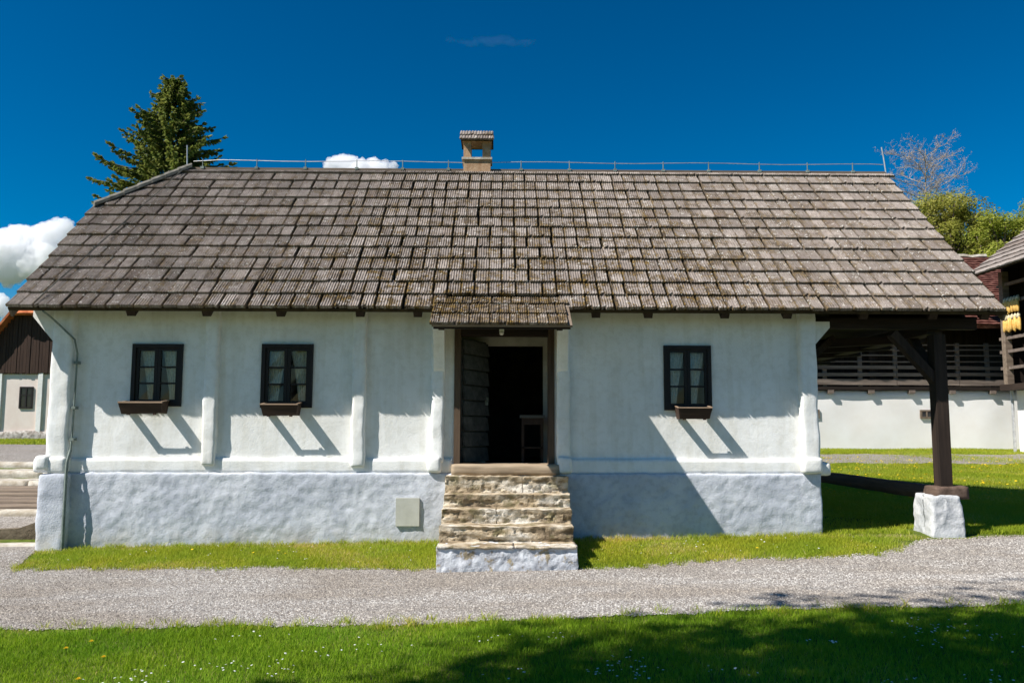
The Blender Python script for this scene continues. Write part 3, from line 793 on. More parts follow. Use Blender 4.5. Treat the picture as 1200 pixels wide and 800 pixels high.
rc = [tuple(rp(-5.80 - .09 * i, 4.64 - i * .577, .08 + .008 * (i % 2))) for i in range(9)]
MB().tube(rc, .009, 6).build('roof_cable', MAT['dark_cable'], LC)
MB().tube([(-6.44, -.55, 3.26), (-6.42, -.38, 3.20), (-6.36, -.23, 3.10), (-6.25, -.215, 2.99), (-6.165, -.17, 2.90), (-6.14, -.12, 2.7), (-6.145, -.12, 2.0), (-6.15, -.12, 1.6), (-6.15, -.14, 1.3)], .014, 7).build('wall_cable', MAT['cable'], LC)
MB().tube([(-6.15, -.14, 1.32), (-6.16, -.2, 1.15), (-6.15, -.23, 1.0), (-6.14, -.25, .6), (-6.14, -.25, -.1)], .022, 7).build('wall_cable', MAT['cable'], LC)
for z in (2.55, 1.9, 1.45): MB().box(-6.175, -6.115, -.145, -.05, z, z + .04).build('clip', MAT['cable'], LC)

# flower boxes
def flower_box(x0, x1, zt, tilt, label):
    b = empty('flower_box', ((x0 + x1) / 2, -.03, zt), label, 'flower box', 'empty wooden flower boxes under the windows')
    h = .155; yf, yb = -.30, -.245; th = .016
    mb = MB(); mb.add([(x0 + .0, yf, zt), (x1, yf, zt + tilt), (x1, yf + th, zt + tilt), (x0, yf + th, zt), (x0 + .03, yb, zt - h), (x1 - .03, yb, zt - h + tilt), (x1 - .03, yb + th, zt - h + tilt), (x0 + .03, yb + th, zt - h)],
                      np.array([(0, 3, 2, 1), (4, 5, 6, 7), (0, 1, 5, 4), (1, 2, 6, 5), (2, 3, 7, 6), (3, 0, 4, 7)]))
    fb = mb.build('front_board', MAT['box_wood'], b)
    MB().box(x0 - .004, x1 + .004, yf - .004, yf + th + .004, zt + min(0, tilt), zt + .012 + max(0, tilt)).build('rim', MAT['box_rim'], fb)
    for xa, s in ((x0, 1), (x1, -1)):
        zz = zt + (tilt if s < 0 else 0)
        mb = MB(); o = .03 * s; t2 = th * s
        mb.add([(xa, yf + th, zz), (xa, -.02, zz + .03), (xa + o, -.02, zz - h), (xa + o, yb + th, zz - h), (xa + t2, yf + th, zz), (xa + t2, -.02, zz + .03), (xa + o + t2, -.02, zz - h), (xa + o + t2, yb + th, zz - h)],
               [(0, 1, 2, 3), (4, 7, 6, 5), (0, 4, 5, 1), (1, 5, 6, 2), (2, 6, 7, 3), (3, 7, 4, 0)])
        e = mb.build('end_board', MAT['box_wood'], b)
        mb = MB(); mb.beam((xa + t2 * .5, yf + .0, zz + .008), (xa + t2 * .5, -.03, zz + .036), .022, .012); mb.build('rim', MAT['box_rim'], e)
    for f in (.2, .8):
        xx = x0 + (x1 - x0) * f; MB().box(xx - .02, xx + .02, -.245, -.21, zt - h - .012, zt - h + .03).build('foot', MAT['box_wood'], b)
flower_box(-5.44, -4.82, 1.985, .012, 'brown wooden flower box under the window nearest the left corner')
flower_box(-3.43, -2.90, 1.965, .006, 'brown wooden flower box under the second window from the left')
flower_box(2.53, 3.02, 1.935, .004, 'brown wooden flower box under the window right of the door')

# stone steps
ST = empty('stone_steps', (.08, -1., -.1), 'rough stone steps leading up to the open doorway', 'steps')
tops = [(-.35, .968, .74), (-.70, .743, .565), (-1.05, .574, .385), (-1.45, .395, .18), (-1.85, .192, -.2)]
cut = [[-.79, .31, .945], [-.785, .44, .945], [-.79, -.06, .27, .935], [-.785, .935], [-.79, .945]]
for k, (yf, zt_, zb) in enumerate(tops):
    back = yf + .52 if k else .05
    for i in range(len(cut[k]) - 1):
        a, b = cut[k][i] + .001, cut[k][i + 1] - .001
        V, F = lumpy(a, b, yf + .0, back, zb - .03, zt_, .022, .010, .013, 5.5, 71 + 7 * k + i * 3, .8)
        fr = V[:, 1] < yf + .05
        for q in np.nonzero(fr)[0]:      # rough broken face below the nosing
            p = V[q]; d_ = np.clip((zt_ - p[2]) / .05, 0, 1)
            V[q, 1] += d_ * (.35 if k == 4 else 1.) * (.050 * max(0, nz((p[0] * .22, p[1], p[2] * 1.9), 6, 5 + k)) + .030 * (.5 + .5 * mnoise.cell(Vector((p[0] * 5 + .6 * nz(p, 9, 1), k * 3., p[2] * 13 + .6 * nz(p, 9, 2))))) + .014 * nz((p[0], p[1], p[2]), 42, 2))
        o = link_mesh('stone', mesh_np('stone', V - base_of(ST), F, True), MAT['washed_stone' if k == 4 else 'stone'], ST); o.data.set_sharp_from_angle(angle=rad(38))
    if k == 4:
        for i, (a, b) in enumerate(((-.78, .16), (.165, .94))):
            V, F = lumpy(a, b, yf - .012, yf + .45, .165, .204, .035, .010, .012, 5, 7 + i, .9)
            link_mesh('stone', mesh_np('stone', V - base_of(ST), F, True), MAT['stone'], ST)
lump_part('core', MAT['stone'], ST, -.76, .92, -1.7, .0, -.3, .14, .2, .02, .005)
lump_part('core', MAT['stone'], ST, -.76, .92, -.95, -.0, .14, .52, .2, .02, .005)

# terrace steps beside the left gable
T = empty('terrace_steps', (-8, 1.5, 0), 'broad stone-edged terrace steps beside the left corner of the farmhouse', 'steps')
lump_part('kerb_stone', MAT['kerb_stone'], T, -8.3, -6.62, .02, .34, -.25, -.03, .07, .03, .012, 4, 81)
lump_part('kerb_stone', MAT['kerb_stone'], T, -10.2, -8.32, .02, .34, -.25, -.03, .09, .03, .012, 4, 83)
mb = MB(); mb.prism([(-10, -.3), (-6.58, -.3), (-6.58, .37), (-7.25, .13), (-10, .0)], 'y', .62, .78); mb.build('bank', MAT['bank'], T)
mb = MB(); mb.add([(-10, .78, .02), (-7.25, .78, .125), (-6.58, .78, .36), (-6.58, 1.52, .24), (-7.4, 1.52, .23), (-10, 1.52, .22)], [(0, 1, 2, 3, 4, 5)]); mb.build('tread', MAT['gravel_bed'], T)
for i, (a, b) in enumerate([(-10.3, -8.1), (-8.08, -6.7)]):
    lump_part('slab', MAT['kerb_stone'], T, a, b, 1.5, 1.86, .1, .315, .07, .03, .012, 4, 85 + i)
for k in range(7):
    y0 = 1.87 + k * .405; z0 = .29 + k * .036
    V, F = lumpy(-10.4 + .1 * (k % 2), -6.72, y0, y0 + .392, z0 - .08, z0 + .012 * (k % 3), .12, .012, .008, 3, 90 + k); link_mesh('plank', mesh_np('plank', V - base_of(T), F, True), MAT['weathered_x'], T)
for i, (a, b, y0, y1, z0, z1) in enumerate([(-12, -9.4, 4.72, 5.65, .38, .60), (-9.38, -6.8, 4.72, 5.65, .38, .60), (-12, -9.9, 6.2, 7.2, .45, .73), (-9.88, -6.8, 6.2, 7.2, .45, .73), (-12.5, -10.3, 7.45, 7.95, .5, .86), (-10.28, -6.8, 7.45, 7.95, .5, .86)]):
    lump_part('slab', MAT['kerb_stone'], T, a, b, y0, y1, z0, z1, .1, .03, .02, 3, 101 + i)
# ------------------------------------------------------------------ background buildings
def stepped_roof(mb, x0, x1, y0, z0, y1, z1, n, jit=.02, seg=24, th=.03):
    """courses of tiles as overlapping steps, eave along x"""
    rr2 = random.Random(n)
    L = math.hypot(y1 - y0, z1 - z0); c_, s_ = (y1 - y0) / L, (z1 - z0) / L
    xs = np.linspace(x0, x1, seg + 1)
    for k in range(n):
        a, b = k * L / n, (k + 1) * L / n + .04
        V = []
        for x in xs:
            j = rr2.uniform(-jit, jit); lift = th + rr2.uniform(0, th * .5)
            for s, h in ((a + j, 0.), (a + j, lift), (b, 0.004)):
                V.append((x, y0 + s * c_ - h * s_, z0 + s * s_ + h * c_))
        F = []
        for i in range(seg):
            o = i * 3; F += [(o, o + 3, o + 4, o + 1), (o + 1, o + 4, o + 5, o + 2)]
        mb.add(V, np.array(F), rr2.random())

# house on the left
G = empty('neighbour_house', (-16.8, 21.5, 1.2), 'pinkish house with dark boarded gable and red tiled roof far left', 'house')
gy_ = 21.5; bz = 1.15
MB().box(-19.75, -13.9, gy_, gy_ + 9, bz + .3, 3.9).build('wall', MAT['pink_plaster'], G)
lump_part('stone_base', MAT['rubble'], G, -19.85, -13.8, gy_ - .1, gy_ + .4, bz - .3, bz + .42, .16, .05, .05, 2.5, 5)
for x in (-19.82, -18.22, -15.4):
    MB().box(x - .09, x + .09, gy_ - .08, gy_ + .05, bz + .25, 3.86).build('pilaster', MAT['plaster'], G)
def bg_window(par, x0, x1, z0, z1, y):
    mb = MB(); t = .06
    for b in ((x0, x0 + t, z0, z1), (x1 - t, x1, z0, z1), (x0 + t, x1 - t, z0, z0 + t), (x0 + t, x1 - t, z1 - t, z1), ((x0 + x1) / 2 - .025, (x0 + x1) / 2 + .025, z0 + t, z1 - t)):
        mb.box(b[0], b[1], y - .05, y - .004, b[2], b[3])
    zm = z0 + (z1 - z0) * .62; mb.box(x0 + t, (x0 + x1) / 2 - .03, y - .045, y - .006, zm - .02, zm + .02); mb.box((x0 + x1) / 2 + .03, x1 - t, y - .045, y - .006, zm - .02, zm + .02)
    w = mb.build('window', MAT['frame_wood'], par)
    MB().box(x0 + t, x1 - t, y - .022, y - .003, z0 + t, z1 - t).build('pane', MAT['dark_glass'], w)
bg_window(G, -19.03, -18.5, 2.44, 3.30, gy_); bg_window(G, -17.62, -17.05, 2.44, 3.30, gy_)
# boarded gable: narrow upright boards
ap = -16.8
def vergez(x): return 6.16 if abs(x - ap) < 2.55 else 6.16 - (abs(x - ap) - 2.55) * 1.28
mb = MB(); x = -20.2
rg = random.Random(3)
while x < -13.4:
    w = rg.uniform(.10, .14); zt_ = min(vergez(x), vergez(x + w)); 
    mb.box(x, x + w - .012, gy_ - .10 + rg.uniform(-.01, .01), gy_ - .05, 3.82 + rg.uniform(-.02, .02), max(zt_, 3.9)); x += w
o = mb.build('gable_boards', MAT['gable_board'], G); tag(o, kind='stuff')
MB().box(-20.1, -13.5, gy_ - .04, gy_ + .3, 3.8, 3.9).build('plate', MAT['dark_wood_x'], G)
mb = MB(); xe = -21.3; ze = 6.16 - (ap - 2.55 - xe) * 1.28
for sgn in (1, -1):
    X0 = ap - sgn * (ap - xe); X1 = ap - sgn * 2.55
    pl = [(X0, gy_ - .42, ze), (X1, gy_ - .42, 6.2), (ap, gy_ + 1.3, 8.6), (ap, gy_ + 9, 8.6), (X0, gy_ + 9, ze)]
    mb.add(*plate(pl if sgn < 0 else pl[::-1], .08))
mb.add(*plate([(ap - 2.6, gy_ - .46, 6.14), (ap + 2.6, gy_ - .46, 6.14), (ap, gy_ + 1.3, 8.62)], .08))
go = mb.build('roof', MAT['red_tile'], G)
mb = MB(); stepped_roof(mb, ap - 2.6, ap + 2.6, gy_ - .48, 6.14, gy_ + .5, 7.51, 6, .02, 30, .05)
for i in range(len(mb.v)):
    V = mb.v[i]; k = (V[:, 2] - 6.14) / 2.46; V[:, 0] = ap + (V[:, 0] - ap) * (1 - np.clip(k, 0, 1))
mb.build('hip_tiles', MAT['red_tile'], go)

# barn on the right
BN = empty('barn', (12.5, 17.2, .95), 'white walled barn with dark slatted gallery and maroon tiled roof', 'barn')
by = 17.2
V, F = lumpy(6.5, 18.8, by, by + 8, .4, 3.05, .25, .04, .03, .8, 3); link_mesh('wall', mesh_np('wall', V - base_of(BN), F, True), MAT['barn_plaster'], BN)
for x0 in (10.62, 14.6): 
    w = MB()
    x1 = x0 + .45; z0, z1 = 2.08, 2.38
    for b in ((x0, x0 + .06, z0, z1), (x1 - .06, x1, z0, z1), (x0 + .06, x1 - .06, z0, z0 + .06), (x0 + .06, x1 - .06, z1 - .06, z1), (x0 + .2, x0 + .25, z0 + .06, z1 - .06)):
        w.box(b[0], b[1], by - .06, by + .02, b[2], b[3])
    wo = w.build('window', MAT['weathered_x'], BN); MB().box(x0 + .06, x1 - .06, by - .04, by - .02, z0 + .06, z1 - .06).build('pane', MAT['dark_glass'], wo)
MB().box(6.5, 19.0, by + 1.5, by + 1.6, 3.05, 6.4).build('back_boarding', MAT['dark_wood_z'], BN)
MB().box(6.5, 18.8, by - .14, by + 1.5, 3.06, 3.18).build('gallery_floor', MAT['dark_wood_x'], BN)
for i, zc in enumerate((4.64, 4.46, 4.26, 4.06, 3.84, 3.60, 3.33)):
    hh = .045 if i < 4 else (.12 if i < 6 else .2)
    for a, b in ((6.6, 11.0), (11.0, 13.8), (13.8, 16.0), (16.0, 18.8)):
        dz = rg.uniform(-.02, .02); MB().beam((a + .01, by - .10, zc + dz), (b - .01, by - .10, zc + rg.uniform(-.02, .02)), .04, hh).build('rail', MAT['grey_rail'], BN)
for x in (11.3, 12.55, 13.8, 16.0, 17.05):
    MB().box(x - .07, x + .07, by - .055, by + .03, 3.18, 4.72).build('gallery_post', MAT['grey_rail'], BN)
for x in (9.2, 13.0, 18.05):
    MB().box(x - .11, x + .11, by - .02, by + .2, 3.18, 5.9).build('post', MAT['dark_wood_z'], BN)
for x in np.arange(7.2, 18.2, 1.42):
    MB().box(x - .1, x + .1, by - .17, by + .1, 2.94, 3.055).build('joist_end', MAT['grey_rail'], BN)
r2 = MB(); r2.add(*plate([(6.0, 16.35, 5.25), (19.3, 16.35, 5.25), (19.3, 20.6, 8.48), (6.0, 20.6, 8.48)], .12))
r2.add(*plate([(19.3, 25.5, 5.0), (6.0, 25.5, 5.0), (6.0, 20.6, 8.48), (19.3, 20.6, 8.48)], .12))
r2 = r2.build('roof', MAT['maroon_tile'], BN)
mb = MB(); stepped_roof(mb, 6.0, 19.34, 16.33, 5.26, 20.6, 8.50, 34, .02, 80, .045); mb.build('roof_tiles', MAT['maroon_tile'], r2)
MB().tube([(x, 20.6, 8.53 + .03 * math.sin(x * 7)) for x in np.arange(6, 19.4, .3)], .1, 6).build('ridge_tiles', MAT['kerb_stone'], r2)
MB().prism([(16.6, 5.3), (20.6, 8.3), (24.8, 5.3), (24.8, 5.0), (16.6, 5.0)], 'x', 18.9, 19.0).build('gable', MAT['gable_board'], BN)

# corn drying rack, long side along the depth
K = empty('corn_rack', (17.2, 12, .8), 'open timber drying rack with shingle roof at the right edge', 'drying rack')
kx = 17.0
for y in (15.85, 12.6, 9.4):
    MB().box(kx - .11, kx + .11, y - .11, y + .11, 3.2, 7.0).build('post', MAT['weathered_x'], K)
    MB().box(kx + 2.9, kx + 3.1, y - .11, y + .11, .4, 7.7).build('post', MAT['weathered_x'], K)
for z in (3.1, 3.75, 4.3, 4.75, 5.95, 6.55):
    MB().box(kx - .05, kx + .05, 9.0, 16.2, z - .05, z + .05).build('rail', MAT['grey_rail'], K)
MB().box(kx + .38, kx + 3.1, 9.0, 16.1, .4, 3.0).build('wall', MAT['barn_plaster'], K)
MB().box(kx - .15, kx + 3.1, 8.9, 16.15, 3.0, 3.2).build('floor_beam', MAT['dark_wood_y'], K)
MB().box(kx + .6, kx + .7, 9.0, 16.1, 3.2, 7.6).build('inner_boarding', MAT['dark_wood_y'], K)
MB().box(kx + .05, kx + 2.8, 15.9, 16.05, 3.2, 7.6).build('end_boarding', MAT['dark_wood_x'], K)
kr = MB(); kz = 6.86; kp = [(15.92, kz), (18.5, kz + 2.0), (21.1, kz)]
kr.add(*plate([(15.92, 8.5, kz), (15.92, 16.2, kz), (18.5, 16.2, kz + 2.02), (18.5, 8.5, kz + 2.02)][::-1], .06))
kr.add(*plate([(21.1, 16.2, kz), (21.1, 8.5, kz), (18.5, 8.5, kz + 2.02), (18.5, 16.2, kz + 2.02)][::-1], .06))
kr = kr.build('roof', MAT['underlay'], K)
mb = MB(); stepped_roof(mb, 8.5, 16.22, 0, 0, 2.6, 2.02, 9, .015, 50, .04)
for i in range(len(mb.v)):
    V = mb.v[i]; mb.v[i] = np.stack([15.9 + V[:, 1], 16.22 + 8.5 - V[:, 0], kz + V[:, 2]], 1)
o = mb.build('roof_shingles', MAT['shingle'], kr, use_tint=True)
MB().tube([(17.22, 16.1, .8), (17.22, 16.1, 3.9)], .05, 8).build('drain_pipe', MAT['metal'], K)
# hanging bunches of corn
def corn(y, z, seed, lab):
    c = random.Random(seed); b = empty('corn_bunch', (kx - .12, y, z), lab, 'corn', 'bunches of yellow corn hanging on the drying rack')
    q = MB()
    for i in range(3):
        a = c.uniform(-.5, .5); ox = c.uniform(-.05, .02); oy = (i - 1) * .055 + c.uniform(-.01, .01); ln = c.uniform(.30, .38)
        q.tube([(kx - .13 + ox, y + oy * .5, z - .06), (kx - .13 + ox, y + oy, z - .16), (kx - .13 + ox, y + oy * 1.1, z - .16 - ln * .5), (kx - .13 + ox, y + oy * 1.2, z - .16 - ln * .9), (kx - .13 + ox, y + oy * 1.2, z - .16 - ln)], [.02, .048, .05, .04, .012], 8)
    q.build('cobs', MAT['corn'], b, True)
    q = MB(); q.tube([(kx - .1, y, z + .06), (kx - .12, y, z), (kx - .13, y, z - .12)], [.03, .06, .075], 7); q.build('husk', MAT['husk'], b, True)
ordn = ['first', 'second', 'third', 'fourth', 'fifth']
for z, row in ((6.0, 'upper'), (5.42, 'lower')):
    for i in range(5):
        y = 15.62 - .175 * i
        corn(y, z + .02, int(y * 100 + z * 7), '%s bunch of yellow corn from the rack post, %s row' % (ordn[i], row))

# ------------------------------------------------------------------ clouds
def cloud(puffs, seed, label, vox=1.15, squash=1.):
    """puffs: list of (x, y, z, r) big billows; each carries smaller billows on its upper side"""
    rc = np.random.default_rng(seed); import bmesh
    bm = bmesh.new(); bmesh.ops.create_icosphere(bm, subdivisions=4, radius=1.); bm.verts.ensure_lookup_table()
    SV = np.array([v.co for v in bm.verts]); SF = np.array([[v.index for v in f.verts] for f in bm.faces]); bm.free()
    bm = bmesh.new(); bmesh.ops.create_icosphere(bm, subdivisions=2, radius=1.); bm.verts.ensure_lookup_table()
    SV2 = np.array([v.co for v in bm.verts]); SF2 = np.array([[v.index for v in f.verts] for f in bm.faces]); bm.free()
    mb = MB()
    def ball(c, r, sv, sf, big):
        V = np.empty_like(sv)
        for k in range(len(sv)):
            d = Vector(sv[k]); p = Vector(c) + d * r
            a = abs(mnoise.noise(p / r * 1.3)) * .55 + abs(mnoise.noise(p / r * 3.1)) * .28 + abs(mnoise.noise(p / r * 7.)) * .13
            V[k] = np.array(Vector(c) + Vector((d.x * 1.05, d.y, d.z * .9)) * r * (.82 + a))
        mb.add(V, sf)
    for (x, y, z, r) in puffs:
        ball((x, y, z), r, SV, SF, True)
        for i in range(16):
            d = rc.normal(size=3); d[2] = abs(d[2]) * .9 - .25; d[1] = -abs(d[1]); d /= np.linalg.norm(d)
            rs = r * rc.uniform(.16, .36); ball((x + d[0] * r * .95, y + d[1] * r * .8, z + d[2] * r * .85), rs, SV2, SF2, False)
    o = mb.build('cloud', MAT['cloud'], None, True)
    # melt the billows into one closed skin, then ruffle it
    md = o.modifiers.new('melt', 'REMESH'); md.mode = 'VOXEL'; md.voxel_size = vox
    dg = bpy.context.evaluated_depsgraph_get(); me = bpy.data.meshes.new_from_object(o.evaluated_get(dg)); o.modifiers.clear(); o.data = me
    nv = len(me.vertices); co = np.empty(nv * 3, np.float32); me.vertices.foreach_get('co', co); nn = np.empty(nv * 3, np.float32); me.vertices.foreach_get('normal', nn)
    co = co.reshape(-1, 3); nn = nn.reshape(-1, 3); k_ = vox / 1.6
    for i in range(nv):
        p = Vector(co[i]); a = mnoise.noise(p / (12 * k_)) * 3.4 + mnoise.noise(p / (5. * k_)) * 2.2 + mnoise.noise(p / (2.3 * k_)) * 1.3
        co[i] += nn[i] * a * k_
    zm = co[:, 2].mean(); co[:, 2] = zm + (co[:, 2] - zm) * squash
    me.vertices.foreach_set('co', co.ravel()); me.update()
    if not me.materials: me.materials.append(MAT['cloud'])
    tag(o, label, 'cloud', 'white clouds in the blue sky')
# billows (x, y, z, radius) in metres, far beyond the farmhouse
cloud([(-420.2, 794.0, 193.1, 10.6), (-432.8, 794.0, 186.4, 13.0), (-447.9, 802.0, 178.1, 16.2), (-464.0, 798.0, 183.8, 13.8), (-458.8, 796.0, 170.1, 16.2), (-475.6, 794.0, 172.9, 17.9), (-429.4, 796.0, 166.9, 16.2), (-448.3, 796.0, 156.9, 16.2), (-419.5, 810.0, 183.4, 8.1), (-474.2, 802.0, 154.6, 16.2), (-498.0, 800.0, 163.2, 22.8), (-516.6, 792.0, 153.3, 22.8)], 4, 'bright white cumulus cloud left of the farmhouse roof')
cloud([(-510.5, 856.0, 132.9, 7.3), (-516.3, 852.0, 125.3, 11.4), (-510.9, 864.0, 121.7, 7.3), (-543.5, 866.0, 121.8, 14.6)], 9, 'small white cloud low above the red roofed house')
cloud([(-182.8, 922.0, 301.9, 8.8), (-191.0, 916.0, 296.0, 7.6), (-170.9, 920.0, 300.4, 8.8), (-156.5, 914.0, 295.6, 7.6), (-146.7, 930.0, 302.8, 7.6), (-133.5, 926.0, 299.6, 6.4), (-120.8, 910.0, 293.6, 5.0), (-176.6, 926.0, 293.4, 12.6), (-142.4, 922.0, 290.4, 12.6), (-160.7, 918.0, 287.0, 12.6)], 12, 'small white cloud just above the ridge left of the chimney', .7)
MAT['cloud_keep'] = MAT['cloud']; wm = MAT['cloud'].copy(); wm.name = 'cloud_wisp'; wm.node_tree.nodes['Principled Volume'].inputs['Density'].default_value = .0013; MAT['cloud'] = wm
cloud([(-64.2, 994.0, 474.4, 7.7), (-52.1, 1002.0, 479.3, 7.7), (-39.7, 1010.0, 484.3, 10.2), (-26.5, 996.0, 478.9, 10.2), (-14.0, 1004.0, 483.9, 13.1), (-1.3, 996.0, 480.2, 13.1), (11.5, 1010.0, 487.0, 10.2), (24.3, 1008.0, 485.0, 10.2), (34.7, 1000.0, 480.2, 7.7)], 15, 'faint thin wisp of cloud high in the middle of the sky', 1.2, .22)
MAT['cloud'] = MAT['cloud_keep']

# ------------------------------------------------------------------ trees
def leaf_quads(C, size, rng, tint, out=None, aspect=.55):
    n = len(C); N_ = rng.normal(size=(n, 3)) * .6
    if out is not None: N_ = N_ + out
    N_ /= np.linalg.norm(N_, axis=1)[:, None] + 1e-9
    d = np.cross(N_, rng.normal(size=(n, 3))); d /= np.linalg.norm(d, axis=1)[:, None] + 1e-9
    e = np.cross(N_, d)
    s = (size * rng.uniform(.6, 1.3, n))[:, None]
    V = np.stack([C - d * s * .5, C + e * s * aspect * .5, C + d * s * .5, C - e * s * aspect * .5], 1).reshape(-1, 3)
    F = np.arange(4 * n).reshape(-1, 4); return V, F, np.repeat(tint, 4)

def broadleaf(name, base, height, center, radii, nclump, nleaf, size, mat, seed, label, group=None, barkm='bark', lean=0., spread=.55):
    rng = np.random.default_rng(seed); t = empty(name, base, label, 'tree', group)
    base = np.array(base); center = np.array(center, float); radii = np.array(radii, float)
    cl = rng.normal(size=(nclump, 3)); cl /= np.linalg.norm(cl, axis=1)[:, None]; cl *= (rng.uniform(.25, 1, nclump) ** .45)[:, None]
    cc = center + cl * radii * .82; cr = radii.mean() * rng.uniform(.16, .36, nclump)
    w = MB(); top = center + np.array([0, 0, radii[2] * .3]); r0 = height * .022 + .06
    mid = [base + (top - base) * s + np.array([math.sin(s * 5 + seed) * .12, math.cos(s * 4) * .1, 0]) * height * .05 * (s < .95) for s in np.linspace(0, 1, 8)]
    w.tube([tuple(p) for p in mid], list(np.linspace(r0, r0 * .22, 8)), 9)
    for c, r in zip(cc, cr):
        s = np.clip((c[2] - base[2]) / (top[2] - base[2]) - rng.uniform(.12, .3), .25, .92); p0 = base + (top - base) * s
        pm = (p0 + c) / 2 + np.array([0, 0, -.12 * np.linalg.norm(c - p0)]); w.tube([tuple(p0), tuple(pm), tuple(c)], [r0 * .30, r0 * .2, r0 * .06], 5)
    w.build('trunk', MAT[barkm], t, True)
    per = max(1, nleaf // nclump); C = []; tn = []; on = []
    for c, r in zip(cc, cr):
        d = rng.normal(size=(per, 3)); d /= np.linalg.norm(d, axis=1)[:, None]; rad_ = r * rng.uniform(.2, 1.15, per) ** spread
        on.append(d + (c - center) / radii * .4 + np.array([0, 0, .3])); C.append(c + d * rad_[:, None] * np.array([1, 1, .8])); tn.append(np.clip(rng.normal(.5, .22, per) + rng.normal(0, .14), 0, 1))
    V, F, T_ = leaf_quads(np.concatenate(C), size, rng, np.concatenate(tn), np.concatenate(on))
    link_mesh('crown', mesh_np('crown', V - base, F, False, T_), MAT[mat], t); return t

def spruce(base, height, seed, label):
    rng = np.random.default_rng(seed); t = empty('spruce_tree', base, label, 'tree'); base = np.array(base)
    w = MB(); w.tube([tuple(base + np.array([.04 * math.sin(s * 9), 0, s * height * .985])) for s in np.linspace(0, 1, 12)], list(np.linspace(.32, .02, 12)), 9)
    C = []; D = []; N = []; LN = []
    z = height * .18
    while z < height * .985:
        f = (height - z) / height                     # 0 at the top
        L = (.35 + 9.2 * f) if f < .3 else 3.1 + (f - .3) * 1.2
        L = min(L, 4.1) * rng.uniform(.85, 1.1)
        nb = 9 if f < .5 else 5
        a0 = rng.uniform(0, 6.28)
        for i in range(nb):
            az = a0 + i * 6.283 / nb + rng.uniform(-.25, .25); l = L * rng.uniform(.62, 1.12) * (1.12 if math.cos(az) < -.5 and f > .25 else 1.)
            dr = np.array([math.cos(az), math.sin(az), 0]); P = []; m = 14
            for k in range(m):
                u = k / (m - 1); P.append(base + np.array([0, 0, z]) + dr * l * u + np.array([0, 0, l * (.22 * u * (1 - f * 1.6) - .62 * f * u + .42 * f * u * u * 1.3)]))
            w.tube([tuple(p) for p in P[::3] + [P[-1]]], list(np.linspace(.035, .008, len(P[::3]) + 1)), 4)
            ns = int(24 * l) + 6
            for k in range(ns):
                u = rng.uniform(.12, 1) ** .8; q = P[min(int(u * (m - 1)), m - 2)]; q2 = P[min(int(u * (m - 1)) + 1, m - 1)]; fr = u * (m - 1) % 1
                pt = q * (1 - fr) + q2 * fr; sd = np.cross(dr, [0, 0, 1]) * rng.choice([-1, 1])
                v = dr * .65 + sd * rng.uniform(.2, .8) + np.array([0, 0, rng.uniform(-1.5, -.1) if u < .9 else .25])
                C.append(pt); D.append(v / np.linalg.norm(v)); LN.append(rng.uniform(.16, .42) * (1.15 - .5 * u)); N.append(np.clip(rng.normal(.42 + .25 * u, .2), 0, 1))
        z += height * (.016 if f < .5 else .035)
    w.build('trunk', MAT['bark'], t, True)
    C = np.array(C); D = np.array(D); LN = np.array(LN)[:, None]; N = np.array(N)
    Vs = []; Fs = []; Ts = []; k = 0
    for rep in range(3):
        n = len(C); jit = rng.normal(size=(n, 3)) * .28; d = D + jit * (rep > 0); d /= np.linalg.norm(d, axis=1)[:, None]
        e = np.cross(d, rng.normal(size=(n, 3))); e /= np.linalg.norm(e, axis=1)[:, None]; wd = rng.uniform(.035, .065, n)[:, None]
        V = np.stack([C - e * wd * .4, C + d * LN * .55 + e * wd, C + d * LN, C + d * LN * .5 - e * wd], 1).reshape(-1, 3)
        Vs.append(V); Fs.append(np.arange(4 * n).reshape(-1, 4) + k); Ts.append(np.repeat(np.clip(N + rng.normal(0, .1, n), 0, 1), 4)); k += 4 * n
    link_mesh('crown', mesh_np('crown', np.concatenate(Vs) - base, np.concatenate(Fs), False, np.concatenate(Ts)), MAT['spruce_needles'], t)
spruce((-15.9, 27.5, 1.25), 17.5, 5, 'tall dark spruce rising behind the left end of the roof')

